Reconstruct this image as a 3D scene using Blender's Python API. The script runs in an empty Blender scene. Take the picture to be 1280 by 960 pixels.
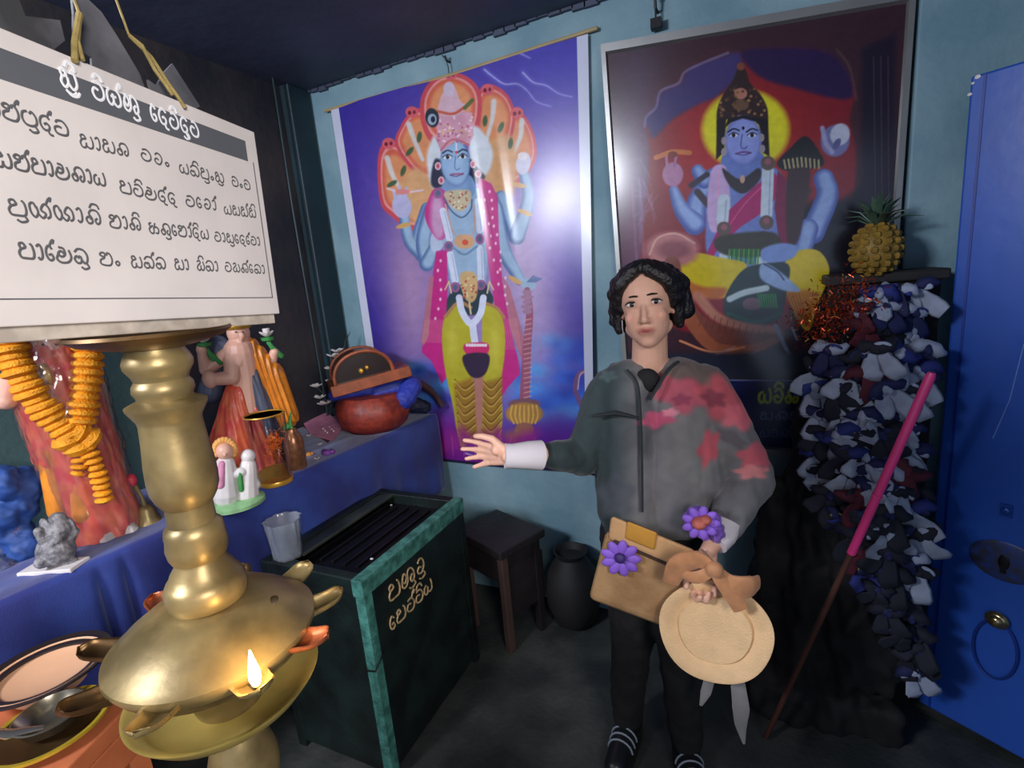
import bpy, bmesh, math, random
import numpy as np
from mathutils import Vector, Matrix, Euler, noise as mnoise
random.seed(7); np.random.seed(7)
S = bpy.context.scene
COL = S.collection
PI = math.pi

# ------------------------------------------------------------------ camera (measured from the photograph's vanishing points)
F_PX = 641.0
CAM = Vector((0.0, 0.0, 1.5))
_down = np.array([280.0, 3120.0, F_PX]); _down /= np.linalg.norm(_down)
_x = -np.array([-1370.0, -9.0, F_PX]); _x /= np.linalg.norm(_x)
_x -= _down * (_x @ _down); _x /= np.linalg.norm(_x)
_y = np.cross(-_down, _x)
RW = np.array([_x, _y, -_down])            # world = RW @ (right, down, forward)
cd = bpy.data.cameras.new('camera'); cam = bpy.data.objects.new('camera', cd); COL.objects.link(cam)
cd.sensor_width = 36.0; cd.lens = 36.0 * F_PX / 1280.0; cd.clip_start = 0.02
r_, d_, f_ = RW[:, 0], RW[:, 1], RW[:, 2]
cam.matrix_world = Matrix(((r_[0], -d_[0], -f_[0], CAM.x), (r_[1], -d_[1], -f_[1], CAM.y), (r_[2], -d_[2], -f_[2], CAM.z), (0, 0, 0, 1)))
S.camera = cam

# ------------------------------------------------------------------ world, lights, exposure
w = bpy.data.worlds.new('world'); S.world = w; w.use_nodes = True
w.node_tree.nodes['Background'].inputs[0].default_value = (0.42, 0.52, 0.72, 1)
w.node_tree.nodes['Background'].inputs[1].default_value = 0.9
def light(name, kind, loc, energy, color, size=None, target=None, size_y=None, spot=None):
    l = bpy.data.lights.new(name, kind); l.energy = energy; l.color = color
    if size is not None:
        if kind == 'AREA':
            l.size = size
            if size_y: l.shape = 'RECTANGLE'; l.size_y = size_y
        else: l.shadow_soft_size = size
    o = bpy.data.objects.new(name, l); COL.objects.link(o); o.location = loc
    if target is not None: o.rotation_euler = (Vector(target) - Vector(loc)).to_track_quat('-Z', 'Y').to_euler()
    return o
light('ceiling_tube', 'AREA', (-1.45, -1.0, 2.22), 46, (0.86, 0.90, 1.0), 0.55, (-0.6, 1.7, 1.2), 0.30)
dl = light('added_side_light', 'AREA', (0.80, -0.55, 1.80), 8.5, (1.0, 0.94, 0.88), 0.5, (-0.85, 0.55, 1.25), 0.7)  # added area light inside the room, brightens sign, lamp and woman
dl.data.spread = math.radians(85)  # narrowed so the added light stays off the door and cloth heap
S.view_settings.view_transform = 'Standard'; S.view_settings.look = 'None'
S.view_settings.exposure = 0.35; S.view_settings.gamma = 1.0; S.view_settings.use_curve_mapping = False

# ------------------------------------------------------------------ measuring helpers
def ray(px, py): return Vector(RW @ np.array([(px - 640) / F_PX, (py - 480) / F_PX, 1.0]))
def atY(px, py, y): d = ray(px, py); return CAM + d * (y / d.y)
def atZ(px, py, z): d = ray(px, py); return CAM + d * ((z - CAM.z) / d.z)
def atX(px, py, x): d = ray(px, py); return CAM + d * (x / d.x)
def to_px(P):
    q = (np.asarray(P) - np.array(CAM)) @ RW
    return 640 + F_PX * q[:, 0] / q[:, 2], 480 + F_PX * q[:, 1] / q[:, 2]

# ------------------------------------------------------------------ materials
def lin(c):
    c = np.asarray(c, float) / 255.0
    return np.where(c <= 0.04045, c / 12.92, ((c + 0.055) / 1.055) ** 2.4)
def mat(name, rgb, rough=0.6, metal=0.0, var=0.15, vscale=8.0, bump=0.0, bscale=60.0, spec=0.5, trans=0.0, alpha=1.0, emit=None, vcol=False, coat=0.0, dark=None, sheen=0.0):
    m = bpy.data.materials.new(name); m.use_nodes = True
    nt = m.node_tree; N = nt.nodes; L = nt.links; b = N['Principled BSDF']
    b.inputs['Roughness'].default_value = rough; b.inputs['Metallic'].default_value = metal
    b.inputs['Specular IOR Level'].default_value = spec
    b.inputs['Transmission Weight'].default_value = trans; b.inputs['Alpha'].default_value = alpha
    b.inputs['Coat Weight'].default_value = coat; b.inputs['Coat Roughness'].default_value = 0.15
    b.inputs['Sheen Weight'].default_value = sheen
    tc = N.new('ShaderNodeTexCoord')
    nz = N.new('ShaderNodeTexNoise'); nz.inputs['Scale'].default_value = vscale; nz.inputs['Detail'].default_value = 6
    L.new(tc.outputs['Object'], nz.inputs['Vector'])
    mix = N.new('ShaderNodeMix'); mix.data_type = 'RGBA'
    ramp = N.new('ShaderNodeValToRGB'); ramp.color_ramp.elements[0].position = 0.38; ramp.color_ramp.elements[1].position = 0.66
    L.new(nz.outputs['Fac'], ramp.inputs['Fac'])
    if vcol:
        at = N.new('ShaderNodeVertexColor'); at.layer_name = 'Col'
        mul = N.new('ShaderNodeMix'); mul.data_type = 'RGBA'; mul.blend_type = 'MULTIPLY'; mul.inputs[0].default_value = 1.0
        ramp.color_ramp.elements[0].color = (1 - var,) * 3 + (1,); ramp.color_ramp.elements[1].color = (1, 1, 1, 1)
        L.new(at.outputs['Color'], mul.inputs[6]); L.new(ramp.outputs['Color'], mul.inputs[7])
        L.new(mul.outputs[2], b.inputs['Base Color'])
    else:
        c = lin(rgb); d = lin(dark) if dark is not None else c * (1 - var)
        mix.inputs[6].default_value = (*d, 1); mix.inputs[7].default_value = (*c, 1)
        L.new(ramp.outputs['Color'], mix.inputs[0]); L.new(mix.outputs[2], b.inputs['Base Color'])
    if bump > 0:
        n2 = N.new('ShaderNodeTexNoise'); n2.inputs['Scale'].default_value = bscale; n2.inputs['Detail'].default_value = 4
        L.new(tc.outputs['Object'], n2.inputs['Vector'])
        bp = N.new('ShaderNodeBump'); bp.inputs['Strength'].default_value = bump; bp.inputs['Distance'].default_value = 0.01
        L.new(n2.outputs['Fac'], bp.inputs['Height']); L.new(bp.outputs['Normal'], b.inputs['Normal'])
    if emit is not None:
        b.inputs['Emission Color'].default_value = (*lin(emit[0]), 1); b.inputs['Emission Strength'].default_value = emit[1]
    return m

# ------------------------------------------------------------------ mesh builder
class MB:
    def __init__(s): s.v = []; s.f = []
    def add(s, vs, fs):
        o = len(s.v); s.v += [tuple(v) for v in vs]; s.f += [tuple(i + o for i in f) for f in fs]; return s
    def box(s, c, size, rot=None, taper=1.0):
        R = rot if rot is not None else Matrix.Identity(3)
        vs = []
        for dz in (-1, 1):
            t = taper if dz > 0 else 1
            for dx, dy in ((-1, -1), (1, -1), (1, 1), (-1, 1)):
                vs.append(Vector(c) + R @ Vector((dx * size[0] / 2 * t, dy * size[1] / 2 * t, dz * size[2] / 2)))
        return s.add(vs, [(3, 2, 1, 0), (4, 5, 6, 7), (0, 1, 5, 4), (1, 2, 6, 5), (2, 3, 7, 6), (3, 0, 4, 7)])
    def hexa(s, p):     # 8 corner points: 4 bottom, 4 top
        return s.add(p, [(3, 2, 1, 0), (4, 5, 6, 7), (0, 1, 5, 4), (1, 2, 6, 5), (2, 3, 7, 6), (3, 0, 4, 7)])
    def lathe(s, prof, n=32, c=(0, 0, 0), rot=None, wob=None, close=False):
        R = rot if rot is not None else Matrix.Identity(3); c = Vector(c); vs = []
        for r, z in prof:
            for k in range(n):
                a = 2 * PI * k / n; rr = r * (wob(a, z) if wob else 1)
                vs.append(c + R @ Vector((rr * math.cos(a), rr * math.sin(a), z)))
        m = len(prof); fs = []
        for i in range(m - 1):
            for k in range(n):
                fs.append((i * n + k, i * n + (k + 1) % n, (i + 1) * n + (k + 1) % n, (i + 1) * n + k))
        if close:
            for k in range(n): fs.append(((m - 1) * n + k, (m - 1) * n + (k + 1) % n, (k + 1) % n, k))
        else:
            if prof[0][0] > 1e-5: fs.append(tuple(range(n - 1, -1, -1)))
            if prof[-1][0] > 1e-5: fs.append(tuple((m - 1) * n + k for k in range(n)))
        return s.add(vs, fs)
    def ell(s, c, r, rot=None, n=16, m=10):
        R = rot if rot is not None else Matrix.Identity(3); c = Vector(c)
        vs = [c + R @ Vector((0, 0, -r[2]))]; fs = []
        for i in range(1, m):
            t = -PI / 2 + PI * i / m
            for k in range(n):
                a = 2 * PI * k / n
                vs.append(c + R @ Vector((r[0] * math.cos(t) * math.cos(a), r[1] * math.cos(t) * math.sin(a), r[2] * math.sin(t))))
        vs.append(c + R @ Vector((0, 0, r[2])))
        for k in range(n): fs.append((0, 1 + (k + 1) % n, 1 + k)); fs.append((len(vs) - 1, 1 + (m - 2) * n + k, 1 + (m - 2) * n + (k + 1) % n))
        for i in range(m - 2):
            for k in range(n): fs.append((1 + i * n + k, 1 + i * n + (k + 1) % n, 1 + (i + 1) * n + (k + 1) % n, 1 + (i + 1) * n + k))
        return s.add(vs, fs)
    def tube(s, pts, rad, n=8, flat=1.0, up=None, cap=True):
        pts = [Vector(p) for p in pts]; m = len(pts)
        if not hasattr(rad, '__len__'): rad = [rad] * m
        prev = None; vs = []
        for i, p in enumerate(pts):
            t = (pts[min(i + 1, m - 1)] - pts[max(i - 1, 0)])
            t = t.normalized() if t.length > 1e-9 else Vector((0, 0, 1))
            if prev is None:
                u = Vector(up) if up is not None else (Vector((0, 0, 1)) if abs(t.z) < .9 else Vector((1, 0, 0)))
            else: u = prev
            a = (u - t * u.dot(t)).normalized(); b = t.cross(a); prev = a
            for k in range(n):
                q = 2 * PI * k / n; vs.append(p + a * (rad[i] * flat * math.cos(q)) + b * (rad[i] * math.sin(q)))
        fs = [(i * n + k, i * n + (k + 1) % n, (i + 1) * n + (k + 1) % n, (i + 1) * n + k) for i in range(m - 1) for k in range(n)]
        if cap: fs.append(tuple(range(n - 1, -1, -1))); fs.append(tuple((m - 1) * n + k for k in range(n)))
        return s.add(vs, fs)
    def prism(s, poly, nrm, th):
        n = len(poly); nrm = Vector(nrm) * th; P = [Vector(p) for p in poly]
        return s.add(P + [p + nrm for p in P], [tuple(range(n - 1, -1, -1)), tuple(range(n, 2 * n))] + [(i, (i + 1) % n, n + (i + 1) % n, n + i) for i in range(n)])
    def capsule(s, a, b, ra, rb=None, n=12):
        rb = ra if rb is None else rb
        a = Vector(a); b = Vector(b); d = (b - a); L = d.length
        d = d / L if L > 1e-6 else Vector((0, 0, 1))
        pts = []; rr = []
        for t in (-1, -.86, -.5, 0): pts.append(a + d * (t * ra)); rr.append(max(ra * math.sqrt(max(0, 1 - t * t)), ra * .02))
        for t in (0, .5, .86, 1): pts.append(b + d * (t * rb)); rr.append(max(rb * math.sqrt(max(0, 1 - t * t)), rb * .02))
        if L < 1e-6: pts.pop(4); rr.pop(4)
        return s.tube(pts, rr, n)
    def mesh(s, name, smooth=True):
        me = bpy.data.meshes.new(name); me.from_pydata(s.v, [], s.f); me.update()
        if smooth: me.polygons.foreach_set('use_smooth', [True] * len(me.polygons))
        return me

def tag(o, label=None, cat=None, group=None, kind=None):
    if label: o['label'] = label
    if cat: o['category'] = cat
    if group: o['group'] = group
    if kind: o['kind'] = kind
    return o
def link(name, me, m, parent=None, label=None):
    o = bpy.data.objects.new(name, me)
    if m is not None and not me.materials: me.materials.append(m)
    COL.objects.link(o)
    if parent is not None: o.parent = parent
    if label: o['label'] = label
    return o
def obj(name, mb, m, parent=None, smooth=True, label=None, bevel=0.0):
    me = mb.mesh(name, smooth)
    if smooth:
        try: me.set_sharp_from_angle(angle=math.radians(42))
        except Exception: pass
    o = link(name, me, m, parent, label)
    if bevel:
        b = o.modifiers.new('bevel', 'BEVEL'); b.width = bevel; b.segments = 2; b.limit_method = 'ANGLE'
    return o
def empty(name, loc, label, cat, group=None, rot=(0, 0, 0)):
    o = bpy.data.objects.new(name, None); COL.objects.link(o); o.location = loc; o.rotation_euler = rot; o.empty_display_size = 0.05
    return tag(o, label, cat, group)
MELT = bpy.data.scenes.new('melting_pot')
def melt(mb, voxel, smooth=4, fn=None):
    """fuse overlapping solids of a builder into one continuous surface"""
    me = mb.mesh('tmp'); o = bpy.data.objects.new('tmp', me); MELT.collection.objects.link(o)
    r = o.modifiers.new('r', 'REMESH'); r.mode = 'VOXEL'; r.voxel_size = voxel; r.use_smooth_shade = True
    if smooth:
        q = o.modifiers.new('s', 'SMOOTH'); q.factor = 0.5; q.iterations = smooth
    MELT.view_layers[0].update(); dg = MELT.view_layers[0].depsgraph
    out = bpy.data.meshes.new_from_object(o.evaluated_get(dg))
    bpy.data.objects.remove(o)
    out.polygons.foreach_set('use_smooth', [True] * len(out.polygons))
    if fn:
        N_ = len(out.vertices); cs = np.empty(N_ * 3, np.float32); ns = np.empty(N_ * 3, np.float32)
        out.vertices.foreach_get('co', cs); out.vertex_normals.foreach_get('vector', ns)
        cs = cs.reshape(-1, 3).tolist(); ns = ns.reshape(-1, 3).tolist()
        res = [tuple(fn(Vector(c), Vector(n))) for c, n in zip(cs, ns)]
        out.vertices.foreach_set('co', np.array(res, np.float32).ravel()); out.update()
    return out
def drape(c, n, P0, amp, nf):
    a = math.atan2(c.y - P0[1], c.x - P0[0]); return c + n * amp * (math.sin(nf * a + 3 * mnoise.noise(Vector(c) * 14)) + .5 * math.sin(nf * 2.3 * a + c.z * 30))
def coords(me):
    a = np.empty(len(me.vertices) * 3); me.vertices.foreach_get('co', a); return a.reshape(-1, 3)
def paint(me, rgb_lin):
    ca = me.color_attributes.new('Col', 'FLOAT_COLOR', 'POINT')
    out = np.ones((len(me.vertices), 4)); out[:, :3] = rgb_lin
    ca.data.foreach_set('color', out.ravel().astype(np.float32))
def smoothline(pts, n=8, closed=False):
    P = [np.array(p, float) for p in pts]
    if len(P) < 3: return P
    out = []
    m = len(P); rng = range(m) if closed else range(m - 1)
    for i in rng:
        p1, p2 = P[i], P[(i + 1) % m]
        p0 = P[i - 1] if (i > 0 or closed) else 2 * p1 - p2
        p3 = P[(i + 2) % m] if (i + 2 < m or closed) else 2 * p2 - p1
        for k in range(n):
            t = k / n
            out.append(0.5 * (2 * p1 + (p2 - p0) * t + (2 * p0 - 5 * p1 + 4 * p2 - p3) * t * t + (3 * p1 - p0 - 3 * p2 + p3) * t ** 3))
    if not closed: out.append(P[-1])
    return out
def fold(co, nrm, amp, sc, seed=0.0):
    p = Vector(co) * sc + Vector((seed, seed, seed))
    return co + nrm * amp * (mnoise.noise(p) + 0.5 * mnoise.noise(p * 2.3))

# ------------------------------------------------------------------ painter for flat prints (works on the vertices of a flat grid)
class Art:
    def __init__(s, px, py, base):
        s.x = px; s.y = py; s.c = np.tile(np.array(base, float), (len(px), 1))
    def _blend(s, idx, a, col):
        a = np.clip(a, 0, 1)[:, None]; s.c[idx] = s.c[idx] * (1 - a) + np.array(col, float) * a
    def _box(s, x0, y0, x1, y1): return np.nonzero((s.x > x0) & (s.x < x1) & (s.y > y0) & (s.y < y1))[0]
    def ell(s, cx, cy, rx, ry, col, rot=0, soft=0.08, a=1.0):
        R = max(rx, ry) * (1 + soft * 1.5) + 2; i = s._box(cx - R, cy - R, cx + R, cy + R)
        t = math.radians(rot); dx = s.x[i] - cx; dy = s.y[i] - cy
        u = (dx * math.cos(t) + dy * math.sin(t)) / rx; v = (-dx * math.sin(t) + dy * math.cos(t)) / ry
        s._blend(i, a * (1 + soft - np.sqrt(u * u + v * v)) / (2 * soft), col)
    def glow(s, cx, cy, rx, ry, col, a=1.0, rot=0):
        t = math.radians(rot); dx = s.x - cx; dy = s.y - cy
        u = (dx * math.cos(t) + dy * math.sin(t)) / rx; v = (-dx * math.sin(t) + dy * math.cos(t)) / ry
        s._blend(slice(None), a * np.exp(-(u * u + v * v)), col)
    def line(s, pts, w, col, a=1.0, soft=0.8, smooth=True, closed=False):
        P = smoothline(pts, 6, closed) if smooth and len(pts) > 2 else [np.array(p, float) for p in pts]
        if closed and len(P): P = P + [P[0]]
        W = w if hasattr(w, '__len__') else (w, w); m = W[0] if W[0] > W[1] else W[1]
        xs = [p[0] for p in P]; ys = [p[1] for p in P]
        i = s._box(min(xs) - m - 2, min(ys) - m - 2, max(xs) + m + 2, max(ys) + m + 2)
        if not len(i): return
        best = np.full(len(i), -9.0); X = s.x[i]; Y = s.y[i]; n = len(P) - 1
        for k in range(n):
            ax, ay = P[k][:2]; bx, by = P[k + 1][:2]; dx, dy = bx - ax, by - ay; l2 = dx * dx + dy * dy + 1e-9
            t = np.clip(((X - ax) * dx + (Y - ay) * dy) / l2, 0, 1)
            d = np.hypot(X - ax - t * dx, Y - ay - t * dy)
            ww = W[0] + (W[1] - W[0]) * ((k + t) / n)
            best = np.maximum(best, ww / 2 - d)
        s._blend(i, a * (best / soft + 0.5), col)
    def poly(s, pts, col, a=1.0, soft=1.0, smooth=False):
        P = smoothline(pts, 5, True) if smooth else pts
        xs = [p[0] for p in P]; ys = [p[1] for p in P]; m = soft + 1
        i = s._box(min(xs) - m, min(ys) - m, max(xs) + m, max(ys) + m)
        if not len(i): return
        X = s.x[i]; Y = s.y[i]; ins = np.zeros(len(i), bool); dist = np.full(len(i), 1e9); n = len(P)
        for k in range(n):
            ax, ay = P[k][:2]; bx, by = P[(k + 1) % n][:2]
            c = ((ay > Y) != (by > Y)) & (X < (bx - ax) * (Y - ay) / (by - ay + 1e-12) + ax); ins ^= c
            dx, dy = bx - ax, by - ay; t = np.clip(((X - ax) * dx + (Y - ay) * dy) / (dx * dx + dy * dy + 1e-9), 0, 1)
            dist = np.minimum(dist, np.hypot(X - ax - t * dx, Y - ay - t * dy))
        s._blend(i, a * (np.where(ins, dist, -dist) / soft + 0.5), col)
    def grain(s, amp, sc, seed=0):
        g = np.zeros(len(s.x))
        for o, k in ((1, 1.0), (2, .6), (4, .4)):
            g += k * np.sin(s.x / sc * o + 3 * np.sin(s.y / sc * .7 * o + seed)) * np.cos(s.y / sc * o * 1.1 + 2.3 * np.sin(s.x / sc * .6 * o + seed * 2))
        s.c *= (1 + amp * g)[:, None]

# ================================================================== THE SETTING
YB = 2.012                       # back wall plane
ZC = 2.43
M_wall = mat('pale_blue_plaster', (136, 164, 174), 0.7, var=0.25, vscale=3.0, bump=0.25, bscale=40, dark=(104, 138, 152))
M_soot = mat('sooty_wall', (60, 56, 56), 0.7, var=0.5, vscale=2.6, bump=0.3, bscale=25, dark=(26, 30, 42))
M_ceil = mat('sooty_ceiling', (68, 76, 100), 0.6, var=0.4, vscale=2.0, bump=0.3, bscale=12)
M_floor = mat('grey_cement', (66, 68, 66), 0.65, var=0.4, vscale=5.0, bump=0.3, bscale=50, dark=(38, 42, 42))
def struct(name, mb, m, bevel=0, parent=None): o = obj(name, mb, m, parent, bevel=bevel, smooth=False); o['kind'] = 'structure'; return o
XL, XR, YF = -1.92, 1.35, -1.7
struct('floor', MB().box(((XL + XR) / 2, 0.2, -0.05), (XR - XL + .2, 4.0, 0.1)), M_floor)
struct('ceiling', MB().box(((XL + XR) / 2, 0.2, ZC + .05), (XR - XL + .2, 4.0, 0.1)), M_ceil)
struct('wall_back', MB().box(((XL + XR) / 2, YB + .05, ZC / 2), (XR - XL + .2, 0.1, ZC)), M_wall)
struct('wall_left', MB().box((XL - .05, 0.15, ZC / 2), (0.1, 3.7, ZC)), M_soot)
struct('wall_right', MB().box((XR + .05, 0.15, ZC / 2), (0.1, 3.7, ZC)), M_wall)
fw = MB(); fw.box((-1.45, YF - .05, ZC / 2), (.95, .1, ZC)); fw.box((1.2, YF - .05, ZC / 2), (0.3, .1, ZC)); fw.box((.03, YF - .05, 2.30), (2.1, .1, .26))
struct('wall_front', fw, M_wall)
struct('trim_1', MB().box((0.60, YB - .03, ZC / 2), (0.37, 0.06, ZC)), M_wall, bevel=.006)       # shallow pilaster right of the framed picture
sk = MB()
for i in range(60):              # crumbling sooty plaster lip where the ceiling meets the back wall
    x = XL + .05 + i * .045; h = .006 + .010 * random.random() + .006 * math.sin(i * .9)
    sk.box((x, YB - .008, ZC - h / 2), (.05, .018, h), taper=1.0)
struct('trim_2', sk, M_ceil)
M_teal = mat('faded_teal_paint', (74, 104, 104), 0.6, var=0.3, vscale=4, bump=.15)
M_dteal = mat('dark_teal_paint', (26, 50, 60), 0.55, var=0.4, vscale=4, bump=.15)
M_brown = mat('smoke_stained_board', (58, 46, 40), 0.6, var=0.6, vscale=6, bump=.2, dark=(24, 18, 16))
struct('trim_3', MB().box((XL + .012, 0.62, 1.16), (.022, .34, .62)).box((XL + .012, 0.965, 1.16), (.022, .34, .62)), M_teal, bevel=.003)
struct('trim_5', MB().box((XL + .03, 1.94, ZC / 2), (.055, .13, ZC)), M_dteal, bevel=.006)
M_pipe = mat('old_conduit', (40, 58, 64), 0.35, var=.3)
pp = MB(); pp.tube([(XL + .05, 1.80, .9), (XL + .045, 1.80, 1.9), (XL + .05, 1.805, ZC)], .005, 10)
struct('trim_6', pp, M_pipe)

# ================================================================== BANNER
def grid_sheet(nu, nv, fn):
    U, V = np.meshgrid(np.linspace(0, 1, nu), np.linspace(0, 1, nv))
    P = fn(U.ravel(), V.ravel())
    i = np.arange(nu * nv).reshape(nv, nu)
    q = np.stack([i[1:, :-1], i[1:, 1:], i[:-1, 1:], i[:-1, :-1]], -1).reshape(-1, 4)
    me = bpy.data.meshes.new('sheet'); me.vertices.add(len(P)); me.vertices.foreach_set('co', P.astype(np.float32).ravel())
    me.loops.add(q.size); me.loops.foreach_set('vertex_index', q.ravel().astype(np.int32))
    me.polygons.add(len(q)); me.polygons.foreach_set('loop_start', np.arange(0, q.size, 4, dtype=np.int32))
    try: me.polygons.foreach_set('loop_total', np.full(len(q), 4, np.int32))
    except Exception: pass
    me.update(calc_edges=True); me.validate()
    me.polygons.foreach_set('use_smooth', [True] * len(q))
    return me
YP = 2.0
def banner_pos(U, V):            # V from top to bottom
    xl = -1.742 + 0.01 * V; xr = -0.535 - 0.065 * V
    x = xl + (xr - xl) * U; z = 2.325 - (2.325 - 0.655) * V
    return x, z
def banner_fn(U, V):
    x, z = banner_pos(U, V)
    y = YP - .009 - .005 * np.sin(U * 9 + V * 2.6) * (0.4 + V) - .004 * np.sin(U * 4 - V * 3) - .020 * np.clip((U - .93) / .07, 0, 1) ** 2 * np.clip((V - .35) * 2, 0, 1) \
        - .006 * np.exp(-((U - .56 - .11 * V) / .02) ** 2) * np.exp(-((V - .27) / .2) ** 2) - .004 * np.exp(-((U - .66 - .14 * V) / .02) ** 2) * np.exp(-((V - .25) / .16) ** 2)
    return np.stack([x, y, z], 1)
NU, NV = 400, 560
bm_ = grid_sheet(NU, NV, banner_fn)
U, V = np.meshgrid(np.linspace(0, 1, NU), np.linspace(0, 1, NV)); U = U.ravel(); V = V.ravel()
bx, bz = banner_pos(U, V)
px, py = to_px(np.stack([bx, np.full_like(bx, YP), bz], 1))
A = Art(px, py, (52, 44, 150))
A.glow(430, 330, 60, 200, (60, 40, 140), .5); A.glow(720, 230, 70, 180, (120, 96, 200), .75); A.glow(690, 80, 90, 60, (56, 54, 170), .8)
A.glow(585, 330, 120, 200, (150, 118, 178), .85); A.glow(640, 400, 70, 110, (168, 150, 196), .8); A.glow(510, 370, 36, 110, (184, 150, 178), .75); A.glow(690, 330, 34, 120, (140, 110, 200), .5, -12)
A.glow(660, 330, 30, 120, (190, 170, 200), .7, -14)
A.glow(455, 420, 40, 80, (40, 30, 130), .8); A.glow(725, 360, 30, 90, (44, 40, 140), .5)
rs = np.random.RandomState(3)
for k in range(46):              # clouds
    cx, cy = rs.uniform(640, 735), rs.uniform(415, 520); A.glow(cx, cy, rs.uniform(8, 20), rs.uniform(6, 14), [(60, 110, 215), (90, 160, 225), (40, 70, 180)][k % 3], .55)
for k in range(34):
    cx, cy = rs.uniform(490, 565), rs.uniform(455, 540) ; A.glow(cx, cy, rs.uniform(6, 16), rs.uniform(5, 12), [(50, 100, 205), (80, 160, 225), (36, 50, 160)][k % 3], .6)
A.glow(600, 575, 150, 34, (112, 26, 130), .95); A.glow(560, 545, 40, 30, (124, 28, 130), .8); A.glow(690, 560, 40, 26, (96, 26, 140), .8)
for L in (((607, 88), (618, 97), (632, 106), (648, 106), (660, 114), (672, 128), (690, 134)), ((655, 92), (668, 104), (684, 108), (700, 118), (716, 122)), ((640, 62), (652, 68), (664, 74))):
    A.line(L, (9, 3), (96, 92, 196), .5, 4); A.line(L, (2.2, 1), (170, 170, 222), .8, 1.2)
for L in (((455, 210), (462, 235), (452, 262), (464, 290)), ((470, 330), (462, 360), (474, 390))): A.line(L, (4, 2), (96, 70, 170), .35, 3)
# serpent hood: five lobes
RED, PNK, ORG, GLD = (196, 72, 84), (214, 120, 136), (214, 140, 96), (206, 160, 96)
def lobe(pts, axis):
    A.poly(pts, RED, 1, 1.5, True)
    cx = sum(p[0] for p in pts) / len(pts); cy = sum(p[1] for p in pts) / len(pts)
    A.poly([(cx + (p[0] - cx) * .86, cy + (p[1] - cy) * .86) for p in pts], (222, 150, 146), 1, 1.5, True)
    A.poly([(cx + (p[0] - cx) * .79, cy + (p[1] - cy) * .79) for p in pts], (204, 96, 74), 1, 2, True)
    A.poly([(cx + (p[0] - cx) * .66, cy + (p[1] - cy) * .66) for p in pts], ORG, 1, 5, True)
    if axis: A.line(axis, (7, 5), (206, 200, 200), .85, 2)
lobe([(478, 255), (474, 220), (476, 190), (486, 176), (500, 180), (520, 200), (540, 240), (545, 280), (520, 290), (490, 270)], ((486, 198), (494, 222), (508, 244)))
lobe([(670, 205), (672, 180), (664, 155), (652, 140), (640, 138), (630, 150), (620, 190), (622, 235), (650, 230)], ((654, 152), (652, 172), (642, 196)))
lobe([(496, 180), (502, 160), (512, 144), (524, 136), (534, 142), (548, 170), (552, 210), (536, 230), (510, 205)], ((513, 156), (520, 176), (530, 200)))
lobe([(596, 130), (602, 112), (612, 106), (628, 112), (640, 126), (646, 150), (636, 190), (615, 215), (596, 180)], ((619, 128), (617, 150), (610, 176)))
lobe([(527, 130), (534, 110), (548, 96), (565, 91), (584, 96), (598, 108), (604, 128), (600, 160), (585, 180), (545, 180), (530, 160)], None)
A.poly([(500, 235), (520, 210), (545, 230), (552, 270), (530, 285), (505, 262)], (208, 158, 112), .9, 6, True)
A.poly([(612, 180), (640, 170), (648, 210), (640, 250), (610, 255), (600, 215)], (208, 158, 112), .9, 6, True)
A.poly([(535, 200), (540, 178), (546, 172), (556, 200), (552, 235), (540, 232)], (206, 214, 224), .95, 4, True)
A.poly([(592, 160), (604, 164), (618, 190), (612, 216), (596, 220), (588, 190)], (206, 214, 224), .95, 4, True)
for cx, cy in ((565, 94), (611, 113), (648, 142), (517, 141), (488, 180)):
    A.ell(cx, cy, 8, 7, (206, 92, 104)); A.ell(cx - 3, cy + 1, 2.2, 2.6, (110, 30, 50)); A.ell(cx + 3, cy, 2, 2.4, (120, 34, 54))
for cx, cy, r in ((526, 172, 10), (608, 152, 5), (628, 160, 20), (514, 190, 40), (506, 214, 20), (640, 180, 8), (492, 230, 60)): A.ell(cx, cy, 3, 7, (70, 92, 62), r, .2)
# raised arms
SK, SKD, SKL = (150, 178, 208), (84, 110, 160), (188, 204, 220)
for pts, wd in ((((536, 262), (524, 300), (528, 318)), 18), (((528, 318), (512, 300), (505, 262)), (17, 12)), (((628, 246), (648, 296)), (14, 20)), (((648, 296), (662, 250), (656, 216)), (20, 12)),
                (((618, 262), (630, 310), (652, 350)), (26, 13)), (((540, 262), (530, 300), (534, 330)), (18, 18)), (((534, 330), (546, 306)), (18, 14))):
    A.line(pts, wd, SKD, 1, 1); ww = wd if hasattr(wd, '__len__') else (wd, wd)
    A.line([(p[0] + 1.5, p[1] - 1.5) for p in pts], (ww[0] * .72, ww[1] * .72), SK, .95, 4)
A.ell(504, 258, 12, 15, (178, 176, 214), -12); A.line(((496, 250), (494, 238)), 4, (178, 176, 214)); A.line(((502, 246), (501, 234)), 4, (178, 176, 214)); A.line(((508, 247), (510, 236)), 4, (178, 176, 214))
A.line(((486, 236), (505, 241), (530, 238)), 2.4, (214, 190, 200)); A.ell(505, 240, 9, 3.5, (210, 130, 130))
A.ell(656, 205, 9, 14, (198, 196, 218), 10); A.ell(655, 196, 6, 5, (222, 214, 220))
A.ell(548, 300, 9, 16, (178, 192, 218), 12); A.ell(662, 355, 10, 7, SK, 20)
for k in range(4): A.line(((662 + k * 3, 352), (669 + k * 3, 345 + k)), 2.2, SKD)
for cx, cy, r in ((506, 282, -15), (658, 266, 20), (646, 350, 30), (650, 232, 10)): A.ell(cx, cy, 10, 3, GLD, r)
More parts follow.
